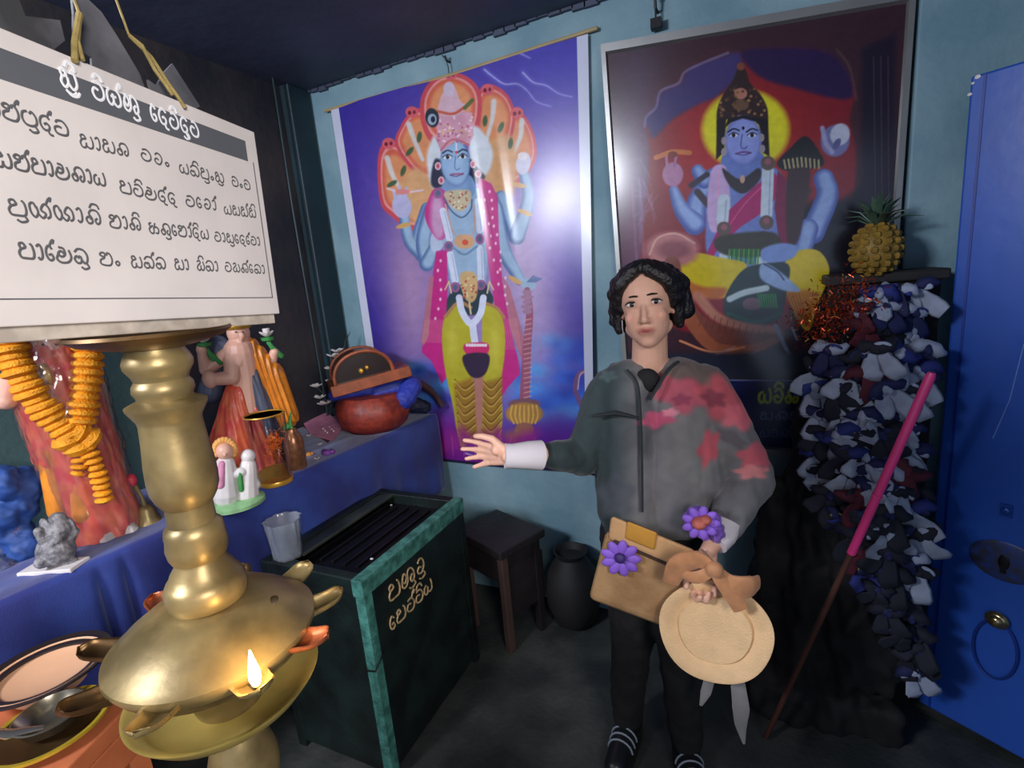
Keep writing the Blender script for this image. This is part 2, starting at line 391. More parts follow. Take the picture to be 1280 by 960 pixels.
# body, hair, head
A.poly([(545, 200), (540, 228), (548, 236), (560, 226), (556, 205)], (36, 40, 66), 1, 3, True); A.poly([(590, 200), (600, 212), (608, 222), (598, 230), (588, 222)], (36, 40, 66), 1, 3, True)
A.poly([(552, 238), (600, 236), (612, 260), (612, 300), (606, 360), (570, 362), (560, 330), (548, 270)], SK, 1, 2, True)
A.poly([(560, 222), (590, 220), (596, 242), (574, 254), (554, 244)], (120, 152, 196), 1, 2, True)
A.poly([(557, 378), (572, 352), (590, 372), (606, 350), (620, 372), (614, 392), (560, 396)], (44, 64, 76), 1, 2)
A.ell(571, 204, 19, 29, (96, 124, 176), -4); A.ell(571, 204, 17.5, 27, (142, 174, 212), -4); A.glow(574, 200, 9, 16, (172, 198, 226), .5)
for cx in (561, 580):
    A.line(((cx - 6, 192 - (cx > 570)), (cx, 188.5 - (cx > 570)), (cx + 6, 190.5 - (cx > 570))), 1.8, (32, 36, 66)); A.ell(cx, 197 - (cx > 570), 5, 2.7, (226, 232, 240)); A.ell(cx, 197 - (cx > 570), 2.4, 2.6, (28, 28, 52)); A.line(((cx - 6, 197), (cx, 193.5 - (cx > 570)), (cx + 6, 196)), 1.2, (32, 34, 60))
A.line(((571, 196), (570, 209), (573, 213), (576, 211)), 1.3, (88, 116, 172)); A.line(((565, 219), (572, 218), (580, 218)), 2.6, (150, 90, 134)); A.line(((564, 219), (572, 221), (581, 217)), 1, (90, 60, 110)); A.line(((572, 178), (572, 192)), 1.6, (220, 226, 240)); A.ell(572, 191, 1.5, 2, (200, 60, 80))
CR = (204, 150, 172)
A.poly([(546, 146), (568, 138), (592, 142), (594, 170), (588, 184), (572, 176), (554, 190), (549, 176)], CR, 1, 1.5)
A.poly([(553, 122), (562, 108), (570, 110), (578, 128), (588, 134), (570, 146), (550, 142)], (206, 172, 188), 1, 2, True); A.ell(563, 112, 7, 9, (202, 184, 204)); A.line(((549, 140), (568, 143), (584, 134), (590, 130)), 3.4, (196, 92, 70))
for k in range(60): A.ell(rs.uniform(549, 592), rs.uniform(146, 180), 1.6, 1.2, [(232, 206, 220), (170, 84, 122), (214, 176, 130)][k % 3], 0, .3, .8)
A.line(((553, 188), (562, 178), (572, 175), (588, 182)), 2.6, (188, 104, 122))
A.ell(542, 148, 8.5, 12, (36, 44, 60), -8); A.ell(542, 150, 5.5, 7, (150, 170, 190)); A.ell(543, 150, 2.8, 4, (24, 30, 60)); A.line(((583, 136), (592, 126)), 5, (90, 96, 50))
for cx, cy in ((549, 208), (594, 206), (553, 226), (600, 218)): A.ell(cx, cy, 4, 5, (216, 180, 196)); A.ell(cx, cy, 2, 3, (190, 80, 100))
# shawls
MG, MGD = (190, 44, 130), (140, 24, 106)
A.poly([(536, 252), (545, 236), (560, 244), (560, 290), (550, 300), (538, 286), (532, 268)], MG, 1, 1.5, True)
A.poly([(600, 222), (616, 230), (624, 246), (626, 300), (630, 350), (640, 410), (650, 450), (652, 466), (636, 484), (626, 500), (622, 470), (626, 440), (620, 380), (610, 310), (603, 260)], MG, 1, 1.5)
A.poly([(546, 314), (560, 312), (560, 370), (556, 420), (560, 470), (552, 480), (540, 452), (527, 440), (534, 400), (541, 350)], MG, 1, 1.5)
A.poly([(538, 345), (543, 345), (536, 420), (530, 432), (526, 428)], (176, 110, 132), .9, 1); A.poly([(630, 345), (640, 360), (662, 440), (654, 450), (640, 410)], (176, 110, 132), .9, 1)
for k in range(13): A.line(((532 + k * 2.2, 400), (529 + k * 2.3, 428)), .9, (214, 150, 150), .6); 
for k in range(9): A.line(((628 + k * 2.4, 398), (632 + k * 2.6, 436)), .9, (214, 150, 150), .6)
for x0, y0, x1, y1, n in ((551, 326, 547, 410, 7), (612, 240, 640, 390, 14), (606, 250, 628, 370, 8)):
    for k in range(n): A.ell(x0 + (x1 - x0) * k / n + rs.uniform(-3, 3), y0 + (y1 - y0) * k / n, 1.5, 2.1, (236, 190, 216), 0, .3, .9)
A.poly([(541, 246), (556, 250), (558, 292), (546, 300), (538, 280)], (196, 150, 190), .55, 4, True)
A.line(((606, 234), (612, 262), (618, 300)), 1.5, MGD, .7)
# dhoti
YL, YLD, YLL = (176, 168, 50), (150, 112, 44), (196, 190, 76)
A.poly([(556, 398), (572, 380), (586, 402), (592, 430), (594, 500), (604, 560), (580, 562), (572, 540), (566, 505), (558, 470), (553, 430)], YL, 1, 1.5, True)
A.poly([(606, 380), (622, 386), (632, 404), (633, 440), (628, 480), (630, 520), (624, 556), (604, 562), (600, 500), (604, 430)], YL, 1, 1.5, True)
A.poly([(568, 480), (592, 470), (600, 500), (606, 560), (580, 560), (572, 530)], YLD, .85, 5); A.poly([(604, 478), (630, 470), (628, 520), (622, 558), (604, 560)], YLD, .85, 5)
A.glow(566, 425, 8, 28, YLL, .8); A.glow(620, 430, 8, 28, YLL, .8)
A.line(((557, 396), (574, 378), (590, 384)), 4, (172, 128, 86)); A.line(((606, 378), (622, 384), (632, 396)), 4, (172, 128, 86))
for k in range(8):
    y = 474 + k * 10.5; A.line(((569 + k * .8, y), (581, y + 11), (595, y + 2)), 1.6, (108, 76, 36), .75); A.line(((570 + k * .8, y + 2), (582, y + 13.5), (596, y + 4)), 1.4, (206, 178, 96), .6)
    A.line(((604, y), (616, y + 10), (629, y - 3)), 1.6, (108, 76, 36), .75); A.line(((604, y + 2), (616, y + 12.5), (629, y - 1)), 1.4, (206, 178, 96), .6)
A.line(((598, 434), (598, 472)), 2.6, (96, 80, 60), .8)
A.poly([(594, 470), (606, 470), (604, 530), (600, 560), (596, 520)], (176, 120, 110), .9, 2)
A.ell(594, 560, 12, 9, (84, 60, 150), -12); A.ell(614, 556, 11, 7, (92, 66, 150), 10); A.line(((583, 566), (600, 571)), 2, (180, 150, 200))
# garland and jewels
WG = (206, 214, 236)
for p in (((555, 264), (563, 298)), ((564, 318), (570, 350)), ((600, 252), (602, 288)), ((602, 311), (603, 348))): A.line(p, 8.5, WG, 1, .8); A.line([(q[0] + 2, q[1]) for q in p], 1.5, (160, 172, 210), .7)
A.line(((575, 372), (579, 390), (590, 404), (602, 392), (606, 372)), 8.5, WG, 1, .8, True); A.line(((592, 405), (595, 428)), 9, WG)
for cx, cy in ((562, 308), (602, 299), (570, 359), (603, 356), (549, 242)): A.ell(cx, cy, 6, 6.5, (150, 92, 140)); A.ell(cx, cy, 3, 3.5, (84, 96, 130))
A.poly([(582, 430), (610, 428), (612, 440), (600, 446), (584, 442)], (196, 50, 110), 1, 1.5, True); A.poly([(580, 444), (612, 442), (610, 464), (598, 472), (586, 466)], (54, 44, 68), 1, 2, True)
for k in range(8): A.ell(585 + k * 3.4, 431, 2, 2, (226, 214, 226))
A.poly([(558, 240), (588, 238), (590, 252), (580, 264), (570, 262), (560, 252)], (190, 178, 150), .9, 2, True)
for k in range(30): A.ell(rs.uniform(560, 588), rs.uniform(240, 262), 1.3, 1.3, [(150, 110, 80), (226, 214, 180), (180, 70, 80)][k % 3], 0, .3, .9)
A.line(((556, 248), (566, 264), (579, 272), (590, 262), (592, 250)), 2, (70, 100, 130)); A.line(((558, 256), (568, 290), (582, 300), (594, 288), (594, 256)), 2, (196, 160, 150))
A.ell(582, 302, 13, 9, (206, 160, 120)); A.ell(583, 303, 4, 3.5, (200, 80, 60)); A.line(((568, 310), (582, 318), (598, 308)), 3, (110, 140, 170))
A.poly([(577, 342), (596, 342), (598, 368), (590, 378), (580, 368)], (200, 168, 120), 1, 1.5, True)
for k in range(24): A.ell(rs.uniform(578, 597), rs.uniform(344, 372), 1.4, 1.4, [(226, 206, 160), (150, 96, 70), (176, 60, 60)][k % 3], 0, .3, .9)
for sx in (-1, 1): A.line(((588 + sx * 26, 352), (588 + sx * 23, 366)), 2, (214, 190, 150)); A.line(((588 + sx * 26, 352), (588 + sx * 31, 362)), 1.6, (214, 190, 150)); A.line(((588, 378), (590, 392)), 2, (214, 190, 150))
# mace, serpent tail
A.line(((661, 362), (664, 390), (661, 430), (657, 500)), (7, 12), (150, 84, 110)); 
for k in range(17): A.line(((657, 400 + k * 6), (666, 398 + k * 6)), 1.4, (206, 160, 160), .7)
for k in range(5): A.ell(661, 365 + k * 6, 6 + (k % 2) * 2, 3, (160, 120, 150))
A.ell(657, 504, 20, 7, (120, 84, 96)); A.ell(657, 516, 23, 14, (170, 124, 66))
for k in range(7): A.line(((642 + k * 5, 506), (640 + k * 5.6, 518), (644 + k * 4.4, 528)), 2.2, (206, 166, 84), .9)
A.ell(657, 536, 12, 9, (150, 96, 84)); A.poly([(630, 540), (652, 532), (660, 560), (640, 570)], (150, 104, 84), .6, 6)
A.line(((736, 462), (724, 468), (720, 486), (727, 506)), 6, (120, 84, 130)); A.line(((736, 462), (726, 468), (723, 486)), 1.6, (200, 170, 190))
# lotus petals at the feet
for k in range(9): A.ell(553 + k * 14, 556 - (k % 3) * 5, 9, 16, (146, 44, 132), -40 + k * 10, .3, .5); A.line(((553 + k * 14, 570), (553 + k * 14 - 3 + k, 546)), 1, (190, 90, 170), .6)
A.grain(.025, 7.0)
# white printed margins, dark hem
for cond in ((px < 426 + (py - 135) * .166 + 1) & (U < .04), U > .965):
    A.c[cond] = (196, 200, 222)
A.c[V > .992] = (40, 34, 60)
paint(bm_, lin(A.c) * 1.0)
M_banner = mat('glossy_banner_print', (255, 255, 255), 0.28, vcol=True, var=.05, spec=.6)
ban = empty('banner', (-1.14, YP, 2.33), 'large violet-blue banner of a standing blue deity in yellow robe on back wall', 'banner')
def child_of(o, par): o.parent = par; o.matrix_parent_inverse = par.matrix_world.inverted() if par.matrix_world != Matrix.Identity(4) else Matrix.Translation(-par.location)
s_ = link('printed_sheet', bm_, M_banner); s_.parent = ban; s_.location = -ban.location
M_wood = mat('pale_wood', (170, 150, 110), .6)
M_iron = mat('dark_iron', (40, 40, 44), .45, .7)
rod = obj('hanging_rod', MB().tube([(-1.78, YP - .006, 2.325), (-1.1, YP - .006, 2.322), (-.50, YP - .006, 2.335)], .007, 8), M_wood); rod.parent = ban; rod.location = -ban.location
tag(obj('wall_hook', MB().tube([(-1.114, YB, 2.375), (-1.114, YB - .03, 2.375), (-1.114, YB - .035, 2.39)], .004, 8).tube([(-1.114, YB - .03, 2.378), (-1.11, YB - .025, 2.35), (-1.112, YB - .02, 2.325)], .002, 6).tube([(-1.114, YB - .03, 2.378), (-1.135, YB - .02, 2.40)], .002, 6), M_iron), 'small iron hook with string tied over the violet-blue banner', 'hook')

# ================================================================== FRAMED PICTURE
PTL, PTR, PBR, PBL = Vector((-.480, 2.262)), Vector((.405, 2.185)), Vector((.40, .78)), Vector((-.452, .80))
def pic_pos(U, V):
    a = np.outer((1 - U) * (1 - V), PTL) + np.outer(U * (1 - V), PTR) + np.outer(U * V, PBR) + np.outer((1 - U) * V, PBL)
    return a[:, 0], a[:, 1]
NU, NV = 400, 600
U, V = np.meshgrid(np.linspace(.02, .98, NU), np.linspace(.012, .988, NV)); U = U.ravel(); V = V.ravel()
def lean(z): return 1.995 - .035 * (z - .8) / 1.4
def pic_fn(u, v):
    x, z = pic_pos(.02 + .96 * u, .012 + .976 * v); return np.stack([x, lean(z), z], 1)
pm = grid_sheet(NU, NV, pic_fn)
x_, z_ = pic_pos(U, V); px, py = to_px(np.stack([x_, lean(z_), z_], 1))
A = Art(px, py, (58, 36, 46))
A.glow(800, 90, 60, 60, (70, 56, 70), .6); A.glow(800, 230, 30, 120, (110, 104, 150), .7); A.glow(790, 300, 26, 60, (120, 60, 90), .5)
A.poly([(812, 190), (806, 160), (820, 140), (826, 118), (850, 104), (862, 88), (900, 74), (925, 66), (960, 62), (1010, 60), (1040, 70), (1060, 96), (1068, 120), (1062, 150), (1070, 200), (1060, 330), (1050, 400), (820, 400)], (120, 30, 42), 1, 5, True)
A.glow(930, 190, 90, 80, (176, 44, 34), .85); A.glow(880, 190, 40, 60, (170, 50, 60), .5)
A.poly([(812, 165), (806, 150), (818, 136), (826, 116), (850, 104), (862, 86), (900, 72), (925, 66), (926, 90), (900, 118), (870, 132), (840, 150), (818, 172)], (62, 52, 104), 1, 6, True)
A.poly([(926, 66), (960, 60), (1010, 60), (1040, 68), (1060, 92), (1066, 118), (1050, 124), (1000, 112), (950, 96)], (44, 28, 70), 1, 6, True)
A.line(((806, 158), (808, 146), (820, 134), (826, 114), (848, 104), (856, 90), (880, 78), (910, 66)), 3, (130, 120, 160), .7, 2.5); A.line(((1046, 62), (1060, 80), (1066, 100), (1070, 124)), 3, (110, 80, 80), .5, 3)
A.poly([(1000, 260), (1050, 250), (1100, 240), (1110, 420), (1000, 420), (990, 330)], (20, 16, 26), .9, 10, True); A.poly([(1076, 60), (1120, 40), (1120, 420), (1076, 420)], (34, 26, 44), .8, 8)
for k in range(3): A.line(((1092 + 9 * k, 70), (1096 + 8 * k, 400)), 1.6, (84, 66, 80), .5)
for k in range(2): A.line(((790 + 10 * k, 230), (796 + 9 * k, 330)), 3, (150, 90, 130), .5, 2)
for k in range(14): A.line(((800 + rs.uniform(-8, 24), 200 + rs.uniform(0, 90)),) * 1 + ((800 + rs.uniform(-8, 24), 215 + rs.uniform(0, 90)),), 2, (150, 130, 180), .3, 2)
A.ell(932, 162, 54, 49, (206, 196, 34)); A.ell(932, 162, 51, 46, (214, 206, 40), 0, .15)
# crown
BR_, BRL = (50, 34, 34), (110, 76, 50)
A.poly([(926, 78), (934, 92), (938, 104), (952, 120), (960, 140), (958, 170), (950, 150), (905, 150), (898, 168), (896, 140), (904, 118), (916, 100), (920, 90)], BR_, 1, 2, True)
A.ell(926, 83, 5, 5, (124, 70, 50)); A.ell(926, 117, 8, 7, (170, 112, 96)); A.ell(926, 131, 10, 7, (100, 76, 56))
for k in range(44): A.ell(rs.uniform(900, 956), rs.uniform(108, 148), 2, 1.8, [(120, 86, 56), (80, 50, 40), (160, 120, 80)][k % 3], 0, .3, .7)
A.poly([(896, 150), (908, 146), (905, 190), (895, 200)], (34, 26, 30), 1, 2); A.poly([(948, 146), (960, 150), (962, 196), (952, 190)], (34, 26, 30), 1, 2)
# arms and body
BL, BLD, BLL = (116, 136, 200), (70, 88, 160), (140, 164, 214)
A.poly([(888, 212), (905, 205), (925, 218), (952, 206), (974, 214), (984, 240), (978, 300), (960, 330), (890, 330), (882, 270), (880, 230)], (106, 124, 190), 1, 3, True)
for pts, wd in ((((890, 222), (872, 250), (868, 276)), (22, 26)), (((868, 280), (852, 262), (842, 238)), (28, 12)), (((1030, 224), (1034, 246), (1016, 290)), (26, 30)), (((1010, 286), (1000, 318), (980, 320)), (26, 20)), (((880, 226), (872, 214)), (20, 16))):
    A.line(pts, wd, BLD, 1, 1.5); A.line([(p[0] + 1, p[1] - 2) for p in pts], (wd[0] * .66, wd[1] * .66), BLL, .9, 6)
A.ell(841, 218, 13, 15, (170, 120, 156)); A.line(((834, 212), (833, 196)), 3.4, (170, 120, 156)); A.line(((843, 208), (845, 196)), 3.4, (160, 110, 150)); A.line(((820, 197), (840, 190), (862, 191)), 6, (190, 110, 60)); A.ell(841, 193, 6, 4, (120, 50, 40))
A.line(((872, 240), (882, 252), (892, 262)), 9, (60, 46, 58), .9, 2); A.line(((864, 232), (884, 218)), 7, (50, 42, 60), .9, 2); A.line(((1010, 238), (1000, 258)), 10, (70, 50, 50), .8, 3)
# neck, face
A.poly([(908, 190), (950, 190), (956, 210), (938, 222), (915, 220), (902, 208)], (98, 118, 184), 1, 2, True)
A.ell(929, 176, 23, 31, (84, 98, 172)); A.ell(929, 176, 21.5, 29, (132, 144, 210), 0, .12); A.glow(933, 170, 10, 16, (156, 170, 224), .5)
A.poly([(906, 160), (910, 148), (930, 144), (950, 148), (953, 160), (944, 152), (928, 148), (914, 153)], (28, 24, 34), 1, 1.5)
for cx in (917, 940):
    A.line(((cx - 7, 165), (cx, 161), (cx + 7, 163)), 1.9, (28, 24, 44)); A.ell(cx, 169, 5, 2.6, (200, 206, 230)); A.ell(cx, 169, 2.5, 2.6, (20, 18, 36)); A.line(((cx - 6, 169), (cx, 165.6), (cx + 6, 168)), 1.2, (24, 22, 44))
A.line(((928, 168), (926, 182), (930, 186), (934, 183)), 1.5, (76, 88, 160)); A.line(((921, 192), (929, 190), (938, 191)), 2.6, (110, 74, 140)); A.line(((919, 192), (929, 194), (939, 191)), 1, (60, 40, 90)); A.ell(929, 160, 1.8, 2.4, (40, 20, 60))
for cx, cy in ((905, 176), (952, 172), (905, 190), (953, 186)): A.ell(cx, cy, 3.5, 5, (150, 140, 150))
# robes and garlands
A.poly([(889, 214), (903, 206), (910, 220), (912, 278), (890, 290), (884, 260)], (190, 160, 204), 1, 2, True); A.line(((897, 216), (899, 262)), 2, (216, 150, 190), .8)
A.poly([(968, 216), (976, 226), (968, 250), (950, 268), (925, 284), (900, 308), (892, 320), (880, 324), (896, 290), (912, 262), (944, 232)], (160, 28, 96), 1, 1.5); A.line(((960, 226), (930, 256), (905, 292)), 2, (200, 70, 130), .7)
A.poly([(972, 214), (982, 222), (986, 300), (975, 310), (968, 260)], (116, 24, 66), 1, 2)
A.poly([(903, 210), (925, 224), (948, 210), (950, 224), (930, 242), (912, 232)], (48, 40, 44), .95, 2, True); A.ell(928, 224, 3, 5, (190, 150, 130))
for p in (((960, 214), (958, 268)), ((905, 250), (903, 276)), ((907, 312), (906, 334)), ((957, 308), (950, 332))): A.line(p, 15, (186, 200, 214), 1, 1.5); A.line([(q[0] + 3, q[1]) for q in p], 2, (140, 160, 190), .6)
for cx, cy in ((958, 278), (960, 204), (905, 286), (955, 298), (907, 300)): A.ell(cx, cy, 9, 9, (92, 76, 70)); A.ell(cx, cy - 2, 4, 4, (140, 84, 96))
A.poly([(898, 296), (965, 290), (975, 312), (940, 322), (900, 316)], (56, 54, 44), .95, 3, True)
for k in range(13): A.line(((912 + k * 3, 312), (911 + k * 3, 330)), 2, [(70, 150, 60), (40, 100, 50)][k % 2])
A.poly([(971, 205), (985, 188), (1006, 170), (1022, 186), (1030, 205), (1010, 212), (985, 214)], (34, 32, 34), 1, 2, True); A.poly([(985, 214), (1012, 212), (1008, 250), (998, 300), (984, 300)], (60, 40, 44), .95, 3, True)
for k in range(9): A.line(((980 + k * 5.4, 197 + abs(k - 4) * .8), (982 + k * 5.2, 208 + abs(k - 4) * .6)), 2.4, (160, 150, 110), .9)
A.ell(1044, 176, 18, 20, (110, 112, 160), 15); A.ell(1050, 168, 12, 14, (180, 184, 204), 20); A.line(((1028, 160), (1032, 178), (1040, 190)), 6, (150, 150, 190), .9, 2); A.ell(1046, 180, 4, 8, (90, 90, 140), 30)
# seat: robe over the knees
A.poly([(846, 338), (855, 322), (872, 316), (900, 322), (933, 330), (922, 352), (906, 372), (880, 368), (862, 362)], (196, 176, 34), 1, 2, True); A.poly([(856, 350), (880, 358), (908, 360), (900, 374), (868, 370)], (176, 100, 50), .8, 4, True)
A.poly([(985, 322), (1004, 312), (1024, 314), (1036, 332), (1034, 352), (1022, 380), (1012, 412), (1000, 405), (986, 372), (978, 345)], (204, 180, 30), 1, 2, True); A.poly([(978, 362), (1010, 362), (1026, 366), (1012, 412), (998, 404)], (176, 112, 34), .9, 5)
for k in range(5): A.line(((982 + k * 4, 366), (998 + k * 3, 404)), 1.3, (120, 70, 26), .6)
A.poly([(906, 372), (926, 340), (950, 330), (985, 330), (984, 360), (972, 400), (930, 408), (908, 396)], (40, 58, 62), 1, 2, True)
A.line(((912, 374), (930, 366), (958, 360)), 8, (176, 196, 204), .9, 2); A.line(((910, 392), (945, 402), (975, 392)), 5, (40, 90, 80), .8, 2); A.ell(940, 380, 12, 8, (110, 84, 100)); 
for k in range(8): A.line(((948 + k * 3, 368), (950 + k * 3, 384)), 2, (50, 130, 70), .8)
A.poly([(952, 312), (975, 304), (996, 308), (992, 322), (970, 328), (954, 326)], (120, 146, 206), 1, 3, True); A.poly([(952, 330), (970, 336), (1000, 362), (984, 364), (962, 356), (950, 346)], (140, 166, 210), 1, 3, True); A.line(((955, 330), (972, 340), (980, 350)), 2, (50, 60, 100), .8)
# serpent coils
SN, SNL = (120, 66, 56), (176, 116, 96)
A.ell(840, 312, 34, 22, (170, 108, 110), 0, .15); A.ell(842, 312, 20, 11, (130, 70, 80), 0, .3); A.line(((812, 318), (822, 298), (845, 292), (868, 304)), 3, (200, 150, 140), .7)
A.line(((840, 330), (850, 372), (880, 408), (930, 424), (970, 418)), (20, 22), SN, 1, 3); A.line(((852, 384), (890, 432), (940, 436), (968, 426)), (18, 8), (150, 84, 60), 1, 2)
A.line(((872, 370), (896, 396), (930, 408), (968, 412)), (14, 10), SNL, .9, 4)
for k in range(11): A.line(((878 + k * 8, 390 + k * 2.4), (874 + k * 8, 408 + k * 2)), 1.1, (90, 50, 40), .6)
A.line(((850, 426), (890, 440), (930, 434)), 3, (204, 130, 90), .8); A.line(((918, 434), (890, 446)), 3, (170, 120, 110)); A.line(((948, 438), (918, 456)), 3, (150, 110, 110))
A.line(((970, 408), (985, 440), (998, 448)), (6, 3), (130, 140, 170), .9); A.line(((990, 410), (996, 424)), 3, (130, 140, 170), .8)
A.poly([(760, 440), (1120, 440), (1120, 480), (760, 470)], (34, 40, 56), .75, 6)
# caption band with its yellow-green lettering
A.poly([(760, 474), (1140, 476), (1140, 640), (760, 640)], (24, 30, 74), 1, 1); A.line(((760, 474), (1140, 477)), 1.4, (110, 120, 170), 1, .8, False)
PIC = A
M_pic = mat('picture_print', (255, 255, 255), 0.22, vcol=True, var=.05, spec=.5, coat=.5)

# ------------------------------------------------------------------ hand-drawn letter strokes (x to the right, y up, 1 = letter body height)
G = {
 'ra': (.85, [[(.2, .8), (.42, 1), (.7, .85), (.78, .45), (.55, .03), (.25, .05), (.12, .3), (.3, .5), (.48, .38)]]),
 'va': (.95, [[(.5, .55), (.22, .62), (.05, .35), (.2, .05), (.55, 0), (.85, .25), (.85, .7), (.55, 1), (.2, .92)]]),
 'ca': (.95, [[(.55, .5), (.28, .62), (.1, .42), (.18, .08), (.5, 0), (.85, .15), (.9, .6), (.65, .95), (.3, 1), (.15, .82)]]),
 'pa': (1.0, [[(.5, .72), (.35, .98), (.12, .9), (.2, .62), (.5, .72)], [(.2, .62), (.03, .35), (.12, .04), (.45, 0), (.85, .03), (.97, .35), (.93, .8), (.8, 1)]]),
 'ya': (1.05, [[(.35, .75), (.12, .62), (.05, .25), (.22, 0), (.45, .12), (.5, .55)], [(.48, .2), (.68, 0), (.95, .08), (1.02, .5), (.92, .98)]]),
 'sa': (1.1, [[(.55, .72), (.38, .98), (.15, .9), (.22, .66), (.55, .72)], [(.22, .66), (.05, .35), (.15, .02), (.42, .03), (.52, .4)], [(.5, .2), (.7, 0), (.98, .08), (1.06, .5), (.95, .95)]]),
 'na': (1.1, [[(.42, .28), (.25, .48), (.06, .28), (.2, 0), (.45, .08), (.46, .4), (.3, .7), (.5, .97), (.85, .95), (1.04, .6), (1.0, .15), (.78, .0), (.68, .25), (.85, .42)]]),
 'ta': (1.1, [[(.4, .32), (.22, .48), (.05, .25), (.22, 0), (.5, .05), (.55, .4), (.38, .5)], [(.12, .75), (.4, 1), (.8, .95), (1.04, .6), (.98, .15), (.75, 0), (.62, .2)]]),
 'da': (.85, [[(.75, .82), (.5, 1), (.18, .85), (.05, .45), (.22, .05), (.55, .05), (.66, .32), (.48, .5), (.32, .38)], [(.5, .02), (.62, -.22), (.85, -.25)]]),
 'ma': (1.05, [[(.42, .66), (.5, .92), (.25, 1), (.08, .8), (.42, .6), (.1, .42), (.06, .12), (.35, 0), (.8, .03), (1.0, .4), (.92, .85), (.7, 1), (.6, .78)]]),
 'ba': (1.0, [[(.42, .95), (.12, .8), (.03, .4), (.2, .05), (.6, 0), (.92, .2), (.95, .65), (.72, .97), (.55, .8)]]),
 'dha': (1.0, [[(.55, .5), (.3, .55), (.05, .4), (.12, .08), (.5, 0), (.9, .12), (.98, .6), (.7, .98), (.3, .95), (.18, .78)]]),
 'la': (1.1, [[(.6, .55), (.35, .72), (.15, .52), (.35, .33), (.62, .5), (.58, .9), (.25, .98)], [(.15, .5), (0, .15), (.3, -.08), (.8, 0), (1.05, .35), (.95, .85)]]),
 'nya': (1.3, [[(.45, .6), (.3, .95), (.08, .8), (.1, .3), (.3, .02), (.5, .3), (.45, .75)], [(.5, .25), (.75, 0), (.95, .3), (.7, .55), (.95, .95), (1.2, .7), (1.22, .2), (1.0, .0)]]),
 'a': (1.15, [[(.35, .95), (.1, .8), (.28, .6), (.5, .7)], [(.3, .58), (.06, .35), (.2, .02), (.5, .05), (.55, .45)], [(.5, .45), (.8, .6), (1.05, .4), (.95, .05), (.7, .05)], [(.6, .5), (.75, .95)]]),
 'ha': (1.0, [[(.12, .85), (.4, 1), (.5, .75), (.2, .5), (.06, .2), (.3, 0), (.52, .2), (.5, .5)], [(.5, .2), (.75, 0), (.98, .3), (.85, .9)]]),
 'ga': (1.05, [[(.1, .7), (.3, 1), (.5, .75), (.5, 0)], [(.1, .7), (.05, .2), (.25, 0), (.35, .3)], [(.5, .8), (.8, 1), (1.0, .7), (.98, .15), (.78, .02)]]),
 'tta': (.9, [[(.5, .55), (.2, .62), (.05, .3), (.3, 0), (.75, .05), (.88, .5), (.6, .95), (.2, .95)]]),
 'sha': (1.15, [[(.45, .7), (.3, .98), (.08, .82), (.2, .6), (.5, .7)], [(.15, .58), (.04, .25), (.25, 0), (.5, .25), (.5, .6)], [(.5, .3), (.8, 0), (1.08, .3), (1.0, .85), (.75, .95)], [(.3, -.18), (.7, -.3), (1.0, -.1)]]),
 'ssa': (1.15, [[(.3, .95), (.08, .7), (.05, .25), (.25, 0), (.5, .2), (.5, .7)], [(.3, .5), (.75, .55)], [(.5, .2), (.75, 0), (1.05, .2), (1.05, .7), (.8, .98)]]),
 'nna': (1.3, [[(.1, .6), (.3, .95), (.5, .6), (.3, .3), (.1, .55), (.08, .15), (.35, 0), (.6, .3), (.62, .8), (.85, 1), (1.15, .75), (1.2, .2), (.95, 0), (.85, .3), (1.05, .5)]]),
 'aa': (.45, [[(.05, .85), (.25, 1), (.38, .75), (.36, .2), (.18, 0), (.06, .15)]]),
 'e': (.6, [[(.5, .78), (.3, 1), (.08, .7), (.08, .25), (.28, 0), (.5, .15), (.42, .42), (.22, .36)]]),
 'am': (.5, [[(.25, .42), (.08, .25), (.22, .04), (.4, .2), (.27, .42)]]),
 ' ': (.7, []),
}
MARKS = {'i': [[(-.75, 1.12), (-.55, 1.42), (-.2, 1.38), (-.08, 1.1)]], 'ii': [[(-.75, 1.12), (-.55, 1.45), (-.2, 1.38), (-.12, 1.12), (-.3, 1.15)]],
         'u': [[(-.25, .0), (-.12, -.28), (-.45, -.42), (-.7, -.28)]], 'hal': [[(-.3, .95), (-.12, 1.3), (.05, 1.42), (-.05, 1.15)]], 'r': [[(-.95, -.12), (-.6, -.36), (-.2, -.3), (-.02, -.05)]]}
def strokes(words):
    x = 0; out = []
    for tkn in words.split('.'):
        for q in tkn.split('+'):
            if q in MARKS: out += [[(x + a - .08, b) for a, b in st] for st in MARKS[q]]
            elif q in G:
                wd, sts = G[q]; out += [[(x + a, b) for a, b in st] for st in sts]; x += wd + .14
    return out, x
def letters(mb, words, place, width_to, size, wd, skewfn=None):
    """flat raised strokes; place(u, v) maps line coordinates to the sign face"""
    sts, total = strokes(words)
    for st in sts:
        P = smoothline(st, 5)
        P = [place(p[0] / total * width_to, p[1] * size) for p in P]
        mb.tube(P, wd, 5)
